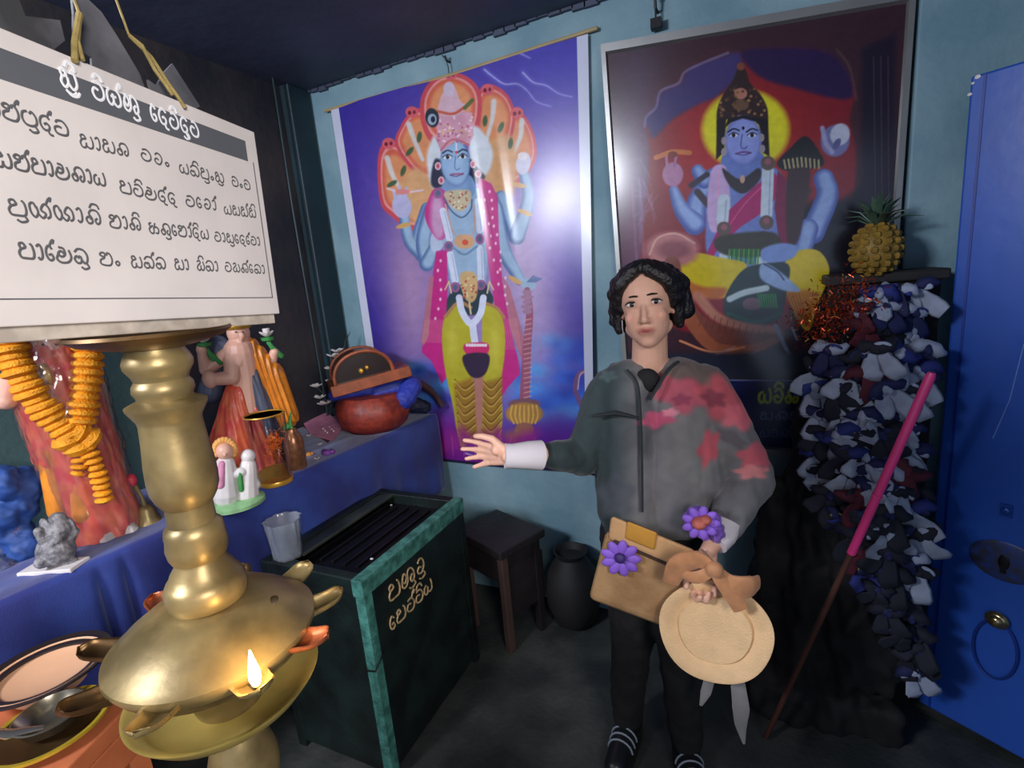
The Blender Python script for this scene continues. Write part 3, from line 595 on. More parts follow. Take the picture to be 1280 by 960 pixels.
# caption lettering painted on the print
for words, x0, x1, yb, h, wd, col in (('ya.ra+i.na+hal', 948, 1000, 503, 17, 3.6, (170, 180, 50)), ('sa.na.pa', 950, 1004, 524, 9, 1.6, (90, 104, 140)), ('ya.va.na.ma', 950, 1000, 546, 9, 1.6, (70, 84, 120))):
    sts, tot = strokes(words)
    for st in sts: PIC.line([(x0 + (x1 - x0) * a / tot, yb - h * b) for a, b in st], wd, col)
PIC.grain(.03, 6.0, 2)
paint(pm, lin(PIC.c))
pic = empty('framed_picture', (-.03, 1.99, 2.24), 'tall glazed picture of a seated blue deity with yellow halo, in thin metal frame', 'picture')
o = link('picture_print', pm, M_pic); o.parent = pic; o.location = -pic.location
M_alu = mat('dull_silver_frame', (150, 150, 150), .35, .6)
cn = []
for (a, b) in ((PTL, PTR), (PTR, PBR), (PBR, PBL), (PBL, PTL)):
    cc = (PTL + PTR + PBR + PBL) / 4; mb = MB(); A3 = lambda p, y: Vector((p.x, y + lean(p.y), p.y))
    ai = a + (cc - a) * .05; bi = b + (cc - b) * .05
    mb.hexa([A3(a, .012), A3(b, .012), A3(bi, .012), A3(ai, .012), A3(a, -.014), A3(b, -.014), A3(bi.lerp(b, .3), -.014), A3(ai.lerp(a, .3), -.014)])
    o = obj('frame_rail', mb, M_alu, smooth=False); o.parent = pic; o.location = -pic.location
hk = MB(); hk.tube([(-.297, YB, 2.335), (-.297, YB - .04, 2.335), (-.297, YB - .045, 2.36)], .005, 8).ell((-.297, YB - .045, 2.366), (.009, .009, .009)).box((-.297, YB - .03, 2.29), (.035, .03, .03)).tube([(-.297, YB - .04, 2.335), (-.297, YB - .04, 2.28)], .003, 6)
tag(obj('picture_hook', hk, M_iron), 'black iron hanging hook on the wall above the framed picture', 'hook')

# ================================================================== SHELF (altar) WITH BLUE CLOTH
ZS = 0.90
def shelf_edge(y): return -1.49 + (y - .6) * .085
M_cloth = mat('royal_blue_cloth', (38, 64, 146), 0.75, var=.2, vscale=5, bump=.15, bscale=300, sheen=.3, dark=(24, 36, 112))
sh = empty('altar_table', (-1.7, .9, 0), 'long low altar table along the left wall, draped with royal blue cloth', 'table')
mb = MB(); mb.hexa([(XL + .002, -.9, ZS - .035), (shelf_edge(-.9) - .02, -.9, ZS - .035), (shelf_edge(1.98) - .02, 1.975, ZS - .035), (XL + .002, 1.975, ZS - .035), (XL + .002, -.9, ZS - .008), (shelf_edge(-.9) - .02, -.9, ZS - .008), (shelf_edge(1.98) - .02, 1.975, ZS - .008), (XL + .002, 1.975, ZS - .008)])
M_plank = mat('dark_plank', (60, 44, 34), .6)
def put(o, par): o.parent = par; o.location = tuple(-Vector(par.location)); return o
put(obj('table_top', mb, M_plank, smooth=False), sh)
for y in (-.7, .5, 1.85):
    for x in (XL + .06, shelf_edge(y) - .08): put(obj('leg', MB().box((x, y, .43), (.05, .05, .865)), M_plank, smooth=False), sh)
def cloth_fn(Uu, Vv):
    # V: 0 at wall .. 0.5 front edge .. 1 hem
    y = -.9 + 2.875 * Uu; e = shelf_edge(y); top = Vv < .5; t = np.clip(Vv * 2, 0, 1)
    x = XL + .004 + (e - XL) * t; z = np.full_like(x, ZS)
    q = np.clip((Vv - .5) * 2, 0, 1)
    wavy = .010 * np.sin(y * 21 + 1.2 * np.sin(y * 5)) * q + .006 * np.sin(y * 47) * q + .004 * np.sin(y * 9 + 2)
    fold1 = -.02 * np.exp(-((y - .60) / .012) ** 2) - .018 * np.exp(-((y - .655) / .010) ** 2)
    x = x + np.where(top, 0, wavy + fold1 * np.minimum(1, q * 4) + .012 * (1 - np.exp(-q * 12))); z = z - q * (.37 + .01 * np.sin(y * 13)) + np.where(top, .0015 * np.sin(x * 90 + y * 20) * np.sin(y * 33), 0)
    z = z + np.where(q < .03, -.002 * q, 0)
    return np.stack([x, y, z], 1)
cm = grid_sheet(420, 61, cloth_fn); cm.flip_normals()
co_ = link('altar_cloth', cm, M_cloth); tag(co_, 'royal blue cloth draped over the long altar table', 'cloth')
sm = co_.modifiers.new('solid', 'SOLIDIFY'); sm.thickness = .004; sm.offset = -1

# ================================================================== OFFERING BOX
M_green = mat('worn_green_paint', (22, 36, 34), 0.45, var=.4, vscale=9, bump=.2, dark=(12, 18, 18))
M_edge = mat('turquoise_paint', (76, 136, 126), 0.5, var=.4, vscale=30, bump=.3, bscale=120, dark=(46, 92, 84))
M_black = mat('black_metal', (24, 25, 30), .32, .4, var=.4, vscale=12)
bx0, bx1, by0, by1, bh = -1.405, -1.0, .985, 1.555, .70
box = empty('offering_box', ((bx0 + bx1) / 2, (by0 + by1) / 2, 0), 'green wooden offering box with cream hand lettering and recessed black top', 'box')
def bp(name, mb, m, **k): o = put(obj(name, mb, m, box, smooth=False, **k), box); return o
t = .035
bp('front_panel', MB().box((bx1 - .012, (by0 + by1) / 2, .34), (.02, by1 - by0 - .04, .62)), M_green)
bp('back_panel', MB().box((bx0 + .012, (by0 + by1) / 2, .34), (.02, by1 - by0 - .04, .62)), M_green)
bp('side_panel', MB().box(((bx0 + bx1) / 2, by0 + .012, .34), (bx1 - bx0 - .04, .02, .62)), M_green)
bp('side_panel', MB().box(((bx0 + bx1) / 2, by1 - .012, .34), (bx1 - bx0 - .04, .02, .62)), M_green)
for x, y in ((bx0, by0), (bx1, by0), (bx1, by1), (bx0, by1)):
    px_ = x + (t / 2 if x == bx0 else -t / 2); py_ = y + (t / 2 if y == by0 else -t / 2)
    bp('corner_post', MB().box((px_, py_, bh / 2 - .02), (t, t, bh - .04)), M_edge if (x, y) == (bx1, by0) else M_green, bevel=.003)
bp('top_rail', MB().box((bx1 - .018, (by0 + by1) / 2, bh - .028), (.040, by1 - by0 + .01, .056)), M_edge, bevel=.004)
bp('top_rail', MB().box((bx0 + .018, (by0 + by1) / 2, bh - .028), (.040, by1 - by0 + .01, .056)), M_green, bevel=.004)
bp('top_rail', MB().box(((bx0 + bx1) / 2, by0 + .016, bh - .028), (bx1 - bx0 - .07, .036, .056)), M_green, bevel=.004)
bp('top_rail', MB().box(((bx0 + bx1) / 2, by1 - .016, bh - .028), (bx1 - bx0 - .07, .036, .056)), M_green, bevel=.004)
bp('top_plate', MB().box(((bx0 + bx1) / 2, (by0 + by1) / 2, bh - .05), (bx1 - bx0 - .07, by1 - by0 - .06, .02)), M_black, bevel=.003)
for k in range(5): bp('ridge', MB().box((bx0 + .09 + k * .05, (by0 + by1) / 2 + .02, bh - .036), (.012, by1 - by0 - .16, .010)), M_black, bevel=.003)
bp('lid_flap', MB().box((bx0 + .06, (by0 + by1) / 2 + .04, bh - .012), (.09, by1 - by0 - .06, .012), Matrix.Rotation(-.12, 3, 'Y')), mat('grey_green_flap', (64, 72, 66), .45, .2, var=.4, vscale=15), bevel=.003)
bp('wire_loop', MB().tube([(bx1 - .035, by0 - .004, .40), (bx1 + .004, by0 - .006, .41), (bx1 + .007, by0 + .02, .43), (bx1 + .002, by0 + .045, .44)], .0025, 6), M_iron)
M_cream = mat('cream_letter_paint', (206, 176, 130), .6, var=.45, vscale=60)
lm = MB()
def bplace(y0, z0):
    return lambda u, v: Vector((bx1 - .001, by0 + y0 + u, z0 + v))
letters(lm, 'pa.nna+u.ra+u', bplace(.10, .565), .20, .050, .0032)
letters(lm, 'e.pa.tta+hal.tta+i.ya', bplace(.085, .475), .24, .042, .0032)
bp('lettering', lm, M_cream, label='cream hand painted lettering')

# debris on the box top
M_white = mat('white_petals', (205, 205, 215), .7)
for i, (x, y) in enumerate(((-1.09, 1.02), (-1.07, 1.055), (-1.12, 1.035), (-1.30, 1.50), (-1.05, 1.09))):
    o = obj('petal', MB().ell((0, 0, 0), (.006, .0045, .0025), n=8, m=5), M_white); o.location = (x, y, bh - .0375); o.location.z = bh - .038 if x < -1.06 else bh + .002; tag(o, ('white petal scrap on the black box top, nearest the turquoise corner', 'white petal scrap on the black box top, second from the near edge', 'white petal scrap on the black box top, furthest in of the near three', 'lone white petal scrap at the far end of the box top', 'white petal scrap on the turquoise rail of the box')[i], 'petal', 'petal scraps on the offering box')

# crinkled clear plastic cup on the box corner
M_clear = mat('clear_plastic', (225, 230, 240), .10, trans=.82, var=.02); M_clear.node_tree.nodes['Principled BSDF'].inputs['IOR'].default_value = 1.45
cup = MB(); wob = lambda a, z: 1.3 * (1 + .06 * math.sin(a * 11 + z * 20) + .04 * math.sin(a * 5 + z * 60))
cup.lathe([(.001, .003), (.030, .0), (.032, .006), (.040, .125), (.0425, .128), (.0405, .128), (.038, .122), (.030, .008), (.001, .006)], 44, wob=wob)
o = obj('plastic_cup', cup, M_clear); o.location = atZ(348, 712, .70); CUPLOC = o.location.copy(); o.location = (-1.335, 1.03, .6985); tag(o, 'crinkled clear plastic cup standing on the near end of green box', 'cup')

# ================================================================== STOOL AND POT BY THE WALL
M_dwood = mat('dark_stained_wood', (40, 34, 36), .5, var=.4, vscale=10, bump=.2)
ang = math.atan2(1.625 - 1.727, -.90 + 1.14)
st = empty('stool', (-.97, 1.76, 0), 'small dark square wooden stool beside the offering box', 'stool', rot=(0, 0, ang))
def sp(name, mb, m=M_dwood, **k): o = obj(name, mb, m, st, smooth=False, **k); return o
sp('seat', MB().box((0, 0, .452), (.31, .25, .035)), bevel=.005)
for a in (-.12, .12):
    for b in (-.09, .09): sp('leg', MB().box((a, b, .2165), (.032, .032, .433)), mat('near_leg_wood', (74, 56, 52), .5) if (a < 0 and b < 0) or (a > 0 and b < 0) else M_dwood, bevel=.003)  # the two near legs are a lighter brown than the rest
for b in (-.09, .09): sp('apron', MB().box((0, b, .368), (.23, .018, .13))); 
for a in (-.12, .12): sp('apron', MB().box((a, 0, .368), (.018, .17, .13)))
sp('stretcher', MB().box((0, .09, .12), (.23, .016, .025))); sp('side_board', MB().box((.127, .02, .26), (.008, .2, .22)))
pot = MB(); pot.lathe([(.05, 0), (.085, .02), (.115, .10), (.12, .17), (.105, .25), (.07, .30), (.06, .32), (.072, .345), (.066, .345), (.052, .32)], 28)
o = obj('dark_pot', pot, mat('soot_black_clay', (22, 20, 22), .7)); o.location = (-.70, 1.885, 0); tag(o, 'dark round-bellied pot on the floor behind the stool', 'pot')

# ================================================================== BRASS OIL LAMP
M_brass = mat('aged_brass', (152, 132, 88), .40, .5, var=.25, vscale=14, bump=.03, bscale=80, dark=(112, 96, 62))
M_brass2 = mat('dark_brass', (120, 92, 60), .4, .8, var=.4, vscale=14)
M_copper = mat('reddened_brass', (206, 120, 80), .35, .6, var=.3, vscale=20)
lamp = empty('oil_lamp', (-.733, .405, .004), 'tall turned brass oil lamp with beaked oil pan and one lit flame', 'lamp', rot=(0, math.radians(1.3), 0))
def lp(name, mb, m=M_brass, **k): return obj(name, mb, m, lamp, **k)
def pr(*a): return smoothline([(r, z, 0) for r, z in a], 5)
def prof(*a): return [(max(p[0], .0005), p[1]) for p in pr(*a)]
lp('base', MB().lathe([(.001, 0), (.15, 0), (.155, .01), (.15, .03), (.10, .05), (.06, .09), (.045, .15), (.05, .17), (.001, .17)], 48))
lp('lower_stem', MB().lathe(prof((.001, .165), (.035, .17), (.03, .25), (.048, .30), (.03, .36), (.027, .5), (.045, .56), (.03, .62), (.030, .72), (.046, .76), (.050, .80), (.040, .84), (.030, .87), (.034, .89), (.04, .905), (.001, .906)), 40))
M_dish = mat('flame_lit_brass', (190, 168, 92), .34, .35, var=.2, vscale=14)  # brass made lighter and yellower to carry the flame's glow on the dish
lp('drip_dish', MB().lathe([(.001, .90), (.03, .90), (.07, .905), (.112, .925), (.128, .945), (.130, .949), (.124, .948), (.108, .932), (.07, .915), (.03, .912), (.001, .912)], 64), M_dish)
lp('pan_neck', MB().lathe([(.001, .91), (.045, .912), (.05, .93), (.06, .96), (.10, .985), (.12, 1.0), (.001, 1.005)], 48))
lp('oil_pan', MB().lathe([(.001, .985), (.06, .985), (.11, .998), (.130, 1.015), (.137, 1.028), (.136, 1.034), (.126, 1.040), (.115, 1.052), (.090, 1.070), (.06, 1.082), (.045, 1.084), (.001, 1.085)], 72))
lp('pan_hole', MB().ell((.088 * math.cos(math.radians(28)), .088 * math.sin(math.radians(28)), 1.0705), (.0085, .0085, .0022), Matrix.Rotation(math.radians(20), 3, 'X')), mat('hole_dark', (52, 40, 20), .6))
lp('bell_joint', MB().lathe([(.001, 1.078), (.044, 1.080), (.050, 1.087), (.0525, 1.10), (.052, 1.112), (.047, 1.122), (.044, 1.124), (.040, 1.134), (.032, 1.146), (.031, 1.152), (.001, 1.153)], 56))
lp('ring_collar', MB().lathe([(.001, 1.150), (.034, 1.152), (.0375, 1.160), (.039, 1.172), (.037, 1.185), (.0375, 1.190), (.036, 1.200), (.030, 1.206), (.029, 1.235), (.001, 1.236)], 48))
lp('vase_stem', MB().lathe([(.001, 1.230), (.030, 1.232), (.037, 1.243), (.0415, 1.256), (.0425, 1.272), (.0415, 1.295), (.0385, 1.325), (.037, 1.350), (.038, 1.356), (.047, 1.372), (.0475, 1.376), (.044, 1.378), (.033, 1.383), (.001, 1.384)], 56))
lp('upper_collar', MB().lathe([(.001, 1.380), (.032, 1.382), (.033, 1.388), (.036, 1.394), (.035, 1.402), (.031, 1.408), (.033, 1.414), (.0395, 1.425), (.040, 1.432), (.037, 1.440), (.033, 1.447), (.034, 1.452), (.001, 1.453)], 48))
lp('top_dish', MB().lathe([(.001, 1.448), (.035, 1.449), (.055, 1.453), (.080, 1.460), (.092, 1.468), (.090, 1.472), (.075, 1.466), (.03, 1.458), (.001, 1.457)], 56), M_brass2)
def beak(angle, m, scale=1.0, lift=0.0):
    """open boat-shaped wick spout reaching out of the pan rim"""
    mb = MB(); n = 12; rows = []
    for side in (1.0, .80):
        for i in range(n + 1):
            t = i / n; r = .118 + .062 * t * scale; wdt = .024 * scale * (1 - .15 * t) * math.sqrt(max(0, 1 - max(0, (t - .72) / .28) ** 2)) * side + .0006
            z0 = 1.024 + lift + .012 * t * t
            row = []
            for k in range(9):
                q = -1 + k / 4; a = q * PI / 2
                row.append(Vector((r if side == 1 else r - .0, wdt * math.sin(a), z0 + .004 - (.018 * (1 - .45 * t)) * math.cos(a) * side)))
            rows.append(row)
    vs = [v for r in rows for v in r]; fs = []; W = 9
    for b in (0, n + 1):
        for i in range(n):
            for k in range(8):
                f = (((b + i) * W + k), ((b + i) * W + k + 1), ((b + i + 1) * W + k + 1), ((b + i + 1) * W + k)); fs.append(f if b == 0 else f[::-1])
    for i in range(n):
        for k in (0, 8): fs.append((i * W + k, (i + 1) * W + k, (n + 1 + i + 1) * W + k, (n + 1 + i) * W + k))
    mb.add([Matrix.Rotation(math.radians(angle), 3, 'Z') @ v for v in vs], fs)
    o = lp('spout', mb, m); s2 = o.modifiers.new('s', 'SOLIDIFY'); s2.thickness = .0015
    return o
BEAKS = ((48, M_brass), (14, M_copper), (-20, M_brass), (-62, M_brass), (-104, M_brass2), (-146, M_brass2), (174, M_copper), (132, M_brass2), (90, M_brass))
beaks = [beak(a, m) for a, m in BEAKS]
M_flame = mat('flame', (255, 190, 80), .5, emit=((255, 196, 96), 60.0))
fa = math.radians(-20); fx, fy = .166 * math.cos(fa), .166 * math.sin(fa)
fl_ = MB(); fl_.lathe([(.0005, 1.034), (.0045, 1.038), (.0072, 1.047), (.0066, 1.058), (.0036, 1.072), (.0008, 1.086)], 16, c=(fx, fy, 0))
lp('flame', fl_, M_flame)
lp('wick', MB().tube([(.13 * math.cos(fa), .13 * math.sin(fa), 1.016), (.155 * math.cos(fa), .155 * math.sin(fa), 1.024), (fx, fy, 1.037)], .0018, 6), mat('burnt_wick', (40, 30, 24), .8))
l = light('flame_light', 'POINT', (0, 0, 0), 3.2, (1.0, .70, .36), .008); l.parent = lamp; l.location = (fx * 1.0, fy * 1.0, 1.058)

# ================================================================== HANGING SIGN
M_sign = mat('white_signboard', (214, 206, 204), .35, var=.10, vscale=9, bump=.03)
M_signedge = mat('stained_board_edge', (196, 184, 172), .5, var=.35, vscale=40)
M_band = mat('grey_header_band', (92, 94, 100), .4, var=.1)
M_ink = mat('grey_ink', (92, 92, 96), .5, var=.1)
# plane through the right edge; direction along the board measured from its vanishing point
dirn = ray(813, 345); dirn.z = 0; dirn.normalize()          # away from the camera along the board
PR = CAM + ray(350, 392) * .79                               # lower right corner
up_ = Vector((0, 0, 1)); nrm = up_.cross(dirn).normalized()
if nrm.dot(CAM - PR) < 0: nrm = -nrm
def on_sign(px_, py_):
    d = ray(px_, py_); t_ = (PR - CAM).dot(nrm) / d.dot(nrm); P = CAM + d * t_ - PR
    return P.dot(dirn), P.dot(up_)
_a, _b = on_sign(318, 165); _t = math.atan2(_a, _b); _u, _d = up_.copy(), dirn.copy()
up_ = _u * math.cos(_t) + _d * math.sin(_t); dirn = _d * math.cos(_t) - _u * math.sin(_t)      # the board hangs a few degrees out of level
SGN = Matrix((dirn, up_, nrm)).transposed()                  # board coordinates: s along, h up, outward
cTR = on_sign(318, 165); cTL = on_sign(0, 30); cBL = on_sign(0, 398)
print('sign', cTR, cTL, cBL)
H_S = cTR[1]; W_S = .56
sgn = empty('hanging_sign', PR, 'white board sign lettered in grey round script, hung by strings before the lamp', 'sign')
def sg(name, mb, m, **k):
    o = obj(name, mb, m, None, smooth=False, **k); o.parent = sgn; o.rotation_euler = SGN.to_euler(); return o
sg('board', MB().box((-W_S / 2, H_S / 2, -.003), (W_S, H_S, .006)), M_sign, bevel=.0015)
sg('backing_board', MB().box((-W_S / 2 - .004, H_S / 2 - .014, -.010), (W_S, H_S, .006)), M_signedge, bevel=.0015)
hb0 = on_sign(0, 50); 
band_t = on_sign(310, 178)[1]; band_b = on_sign(314, 203)[1]
print('band', band_t, band_b, H_S)
sg('header_band', MB().box((-W_S / 2 - .012 + .004, (band_t + band_b) / 2, .0006), (W_S - .03, band_t - band_b, .0012)), M_band)
fr = MB()
yb_ = on_sign(335, 372)[1]; xl_ = -W_S + .03; xr_ = -.012
for a, b in (((xl_, yb_), (xr_, yb_)), ((xl_, yb_), (xl_, band_b)), ((xr_, yb_), (xr_, band_b))):
    fr.box(((a[0] + b[0]) / 2, (a[1] + b[1]) / 2, .0004), (abs(a[0] - b[0]) + .0012, abs(a[1] - b[1]) + .0012, .0008))
sg('border_line', fr, M_ink)
def textline(words, p0, p1, size, m, wd, raise_=.0008):
    a = on_sign(*p0); b = on_sign(*p1); mb = MB()
    L_ = b[0] - a[0]
    letters(mb, words, lambda u, v: Vector((a[0] + u, a[1] + (b[1] - a[1]) * u / L_ + v, raise_)), L_, size * .84, wd * .72)
    for i, v in enumerate(mb.v): mb.v[i] = (v[0], v[1], raise_ + (v[2] - raise_) * .3)
    return sg('lettering', mb, m)
hh = H_S
M_silver = mat('pale_header_letters', (235, 235, 240), .35, var=.1)
textline('sha+r+ii. .va+i.ssa+hal.nna+u. .e.da.va+i.da+u.tta', (76, 107), (250, 173), hh * .078, M_silver, .0032)
textline('sa.ma+hal.ba+u.da+hal.dha', (-24, 139), (88, 172), hh * .060, M_ink, .0015)
textline('sa.aa.sa.na', (100, 183), (163, 196), hh * .056, M_ink, .0013)
textline('va.ra.am', (176, 199), (214, 210), hh * .056, M_ink, .0013)
textline('ya.ta+i.pa+u.am.sha. .ca.am.ca', (224, 215), (314, 238), hh * .056, M_ink, .0013)
textline('sa.ma+hal.pa.aa.la.na.aa.ya', (-6, 207), (134, 233), hh * .060, M_ink, .0015)
textline('pa.va+i.la.da+hal.da', (150, 240), (222, 256), hh * .056, M_ink, .0014)
textline('va.e.ra.aa+hal', (232, 257), (272, 263), hh * .056, M_ink, .0014)
textline('ya.sa.sa+hal.sa+i', (280, 267), (321, 272), hh * .056, M_ink, .0013)
textline('pa+u.nya+hal.nya.aa.na+i', (11, 268), (129, 281), hh * .062, M_ink, .0015)
textline('ma.aa.na+i', (137, 284), (178, 288), hh * .058, M_ink, .0014)
textline('a.na+u.e.ma.aa+hal.da+i.ya', (186, 291), (262, 299), hh * .056, M_ink, .0014)
textline('va.aa.sa+u.e.da.e+hal.va.aa', (268, 301), (326, 307), hh * .052, M_ink, .0013)
textline('pa.aa.e+hal.la.ta+u', (24, 322), (113, 330), hh * .062, M_ink, .0016)
textline('ma.am', (125, 331), (153, 333), hh * .058, M_ink, .0014)
textline('sa.ta+hal.ta. .sa.aa. .ha+i.ta.aa', (164, 334), (274, 339), hh * .056, M_ink, .0014)
textline('va.ha.na+hal.e.ta.aa', (281, 339), (332, 342), hh * .054, M_ink, .0013)
# strings
M_string = mat('straw_string', (160, 140, 84), .7, var=.3, vscale=60)
def s3(px_, py_, off=0.0): a = on_sign(px_, py_); return Vector((a[0], a[1], off))
for pts, rd in (([(90, 77), (97, 52), (104, 30), (110, 14)], .0032), ([(100, 76), (101, 50), (106, 30), (110, 14)], .002), ([(213, 120), (196, 85), (184, 55), (171, 41)], .0022), ([(229, 136), (214, 104), (196, 70), (172, 42)], .0022)):
    mb = MB(); mb.tube([s3(*p, .004 if i == 0 else -.012 * i / 3) for i, p in enumerate(pts)], rd, 8)
    top = s3(*pts[-1], -.012); mb.tube([top, top + Vector((-.01, .12, -.02)), top + Vector((-.015, ZC - CAM.z - .30, -.03))], rd * .5, 6)
    o = sg('string', mb, M_string)
# grey torn plastic hanging behind the sign
M_gray = mat('grey_plastic', (122, 122, 130), .45, var=.35, vscale=7, bump=.1, dark=(62, 62, 66))
def sheet(polypx, off, name, label, m=M_gray, top=True):
    mb = MB(); P = [s3(*p, off) for p in polypx]; mb.prism(P, (0, 0, 1), .003)
    o = obj(name, mb, m, None, smooth=False); o.location = PR; o.rotation_euler = SGN.to_euler(); return tag(o, label, 'plastic sheet')
sheet([(-30, -30), (60, -20), (70, 8), (112, 14), (118, 40), (92, 62), (128, 66), (140, 100), (60, 70), (-40, 40)], -.045, 'plastic_sheet', 'torn grey plastic sheet behind the far left of the sign top')
sheet([(112, -30), (150, 8), (170, 40), (196, 85), (212, 128), (140, 104), (138, 66), (116, 50), (116, 10)], -.030, 'plastic_sheet', 'torn grey plastic sheet between the two sign strings')
sheet([(218, 88), (229, 76), (263, 130), (246, 140), (206, 126), (199, 96), (210, 104)], -.020, 'plastic_sheet', 'small pointed grey plastic flap right of the second sign string')

# ================================================================== OBJECTS TRACED AT THEIR OWN DEPTH
def plane(P0):
    P0 = Vector(P0); n = (CAM - P0); n.z = 0; n.normalize()
    def f(px_, py_, off=0.0):
        d = ray(px_, py_); t_ = ((P0 - CAM).dot(n) + off) / d.dot(n); return CAM + d * t_
    f.n = n; f.P0 = P0; f.r = Vector((0, 0, 1)).cross(n).normalized()      # r: towards image right
    f.k = ((P0 - CAM).dot(-n)) / F_PX                                       # rough metres per pixel
    return f
def place(o, par): o.parent = par; o.location = tuple(-Vector(par.location)); return o
def mobj(name, mb, vox, sm, m, par, fn=None, label=None):
    me = melt(mb, vox, sm, fn)
    if abs(par.location.z - ZS) < .02:                        # nothing standing on the altar sinks into it
        for v in me.vertices:
            if v.co.z < ZS + .001: v.co.z = ZS + .001
    return place(link(name, me, m, None, label), par)

# ------------------------------------------------------------------ wrapped statue with marigold garland
M_skin = mat('statue_peach', (226, 172, 150), .45, var=.1)
M_red = mat('statue_red_robe', (216, 58, 62), .35, var=.35, vscale=25, dark=(226, 110, 72))
M_orange = mat('statue_orange', (232, 140, 40), .4, var=.25, vscale=30)
M_gold = mat('statue_gold', (212, 160, 60), .35, .5, var=.25, vscale=40)
M_whit = mat('statue_white', (222, 214, 212), .45, var=.15, vscale=20)
M_mari = mat('marigold', (250, 160, 12), .7, var=.25, vscale=60, bump=.5, bscale=200)
M_grn = mat('leaf_green', (60, 140, 70), .5, var=.3)
M_pink = mat('petal_pink', (226, 146, 180), .6, var=.3, vscale=30)
M_film = mat('clear_wrap', (255, 255, 255), .10, trans=.985, var=.02); M_film.node_tree.nodes['Principled BSDF'].inputs['IOR'].default_value = 1.45
f = plane(atZ(132, 668, ZS)); k = f.k
big = empty('statue', f.P0 + Vector((-.02, 0, 0)), 'large red-robed statue in clear plastic wrap wearing a yellow marigold garland', 'statue')
b0 = f(135, 672); up = Vector((0, 0, 1))
mb = MB(); mb.lathe([(.001, 0), (.070, 0), (.075, .006), (.068, .024), (.001, .026)], 40, c=(b0.x + .002, b0.y + .012, ZS), wob=lambda a, z: 1 + .12 * math.sin(a * 7))
place(obj('plinth', mb, M_whit), big)
mb = MB()
rob = [(132, 662, 33), (120, 625, 30), (106, 585, 30), (90, 540, 31), (74, 495, 33), (60, 455, 30)]
for i in range(len(rob) - 1): mb.capsule(f(rob[i][0], rob[i][1], -.02), f(rob[i + 1][0], rob[i + 1][1], -.02), rob[i][2] * k, rob[i + 1][2] * k, 18)
mb.capsule(f(152, 656, -.01), f(122, 600, -.01), 18 * k, 20 * k); mb.capsule(f(40, 470), f(72, 570), 16 * k, 18 * k)
mobj('robe', mb, .005, 4, M_red, big, lambda c, n: drape(c, n, big.location, .0035, 9))
mb = MB(); mb.ell(f(62, 432), (17 * k, 17 * k, 22 * k)); mb.capsule(f(62, 440), f(64, 465), 9 * k); mb.ell(f(62, 437) + f.n * 16 * k, (2.5 * k, 2.5 * k, 4 * k)); mb.ell(f(50, 448) + f.n * 8 * k, (6 * k,) * 3)
mobj('head', mb, .003, 2, M_skin, big)
place(obj('crown', MB().lathe([(18 * k, 0), (20 * k, 6 * k), (16 * k, 20 * k), (9 * k, 36 * k), (.001, 42 * k)], 20, c=f(62, 422)), M_gold), big)
for s_x in (54, 70): place(obj('eye', MB().ell(f(s_x, 430) + f.n * 16.5 * k, (2 * k, 1 * k, 1.2 * k)), mat('eye_dark', (30, 24, 24), .3)), big)
mb = MB(); mb.capsule(f(30, 470, .01), f(8, 500, .03), 11 * k, 9 * k); mb.capsule(f(8, 500, .03), f(14, 470, .05), 8 * k, 7 * k); mb.ell(f(14, 462, .05), (8 * k, 5 * k, 10 * k))
mobj('arm', mb, .003, 3, M_skin, big)
mb = MB(); mb.capsule(f(118, 600, .025), f(134, 640, .028), 8 * k, 5 * k).capsule(f(96, 560, .03), f(106, 640, .03), 8 * k, 12 * k).capsule(f(60, 560, .02), f(72, 640, .02), 9 * k, 8 * k)
mobj('orange_sash', mb, .003, 3, M_orange, big)
place(obj('medallion', MB().ell(f(52, 470, .04), (16 * k, 6 * k, 14 * k)), M_gold), big)
place(obj('medallion_stone', MB().ell(f(46, 468, .048), (6 * k, 4 * k, 6 * k)), mat('green_stone', (70, 110, 70), .2)), big)
mb = MB()
wr = [(130, 664, 38), (116, 610, 36), (92, 540, 39), (70, 470, 40), (62, 420, 34), (60, 395, 16)]
for i in range(len(wr) - 1): mb.capsule(f(wr[i][0], wr[i][1], -.015), f(wr[i + 1][0], wr[i + 1][1], -.015), wr[i][2] * k * .92, wr[i + 1][2] * k * .92, 18)
o = mobj('plastic_wrap', mb, .006, 3, M_film, big, lambda c, n: c + n * .010 * (abs(mnoise.noise(Vector((c.x * 50, c.y * 50, c.z * 16)))) - .2))
q_ = o.modifiers.new('shell', 'SOLIDIFY'); q_.thickness = .0008; q_.offset = 1
gar = empty('garland', f(92, 545, .06), 'yellow-orange marigold garland hanging in a V on the wrapped statue', 'garland')
def flowers(pts, r, n, wobble=.0):
    P = smoothline([f(a, b, c) for a, b, c in pts], 12); L = [0]
    for i in range(1, len(P)): L.append(L[-1] + float(np.linalg.norm(P[i] - P[i - 1])))
    for j in range(n):
        t_ = L[-1] * (j + .5) / n; i = max(q for q in range(len(L)) if L[q] <= t_); i = min(i, len(P) - 2)
        p = Vector(P[i].tolist()) + Vector((P[i + 1] - P[i]).tolist()) * ((t_ - L[i]) / max(1e-6, L[i + 1] - L[i])); d = Vector((P[i + 1] - P[i]).tolist())
        q = d.to_track_quat('Z', 'Y').to_matrix(); rr = r * random.uniform(.88, 1.1)
        mb = MB(); mb.lathe([(.001, -r * .34), (rr * .7, -r * .36), (rr, -r * .12), (rr * 1.02, r * .1), (rr * .72, r * .34), (.001, r * .3)], 16, c=p, rot=q, wob=lambda a, z: 1 + .12 * math.sin(a * 8 + random.random() * .3))
        place(obj('marigold', mb, M_mari), gar)
flowers([(2, 404, .05), (14, 440, .055), (34, 478, .06), (62, 515, .06), (92, 545, .062)], 13 * k, 17)
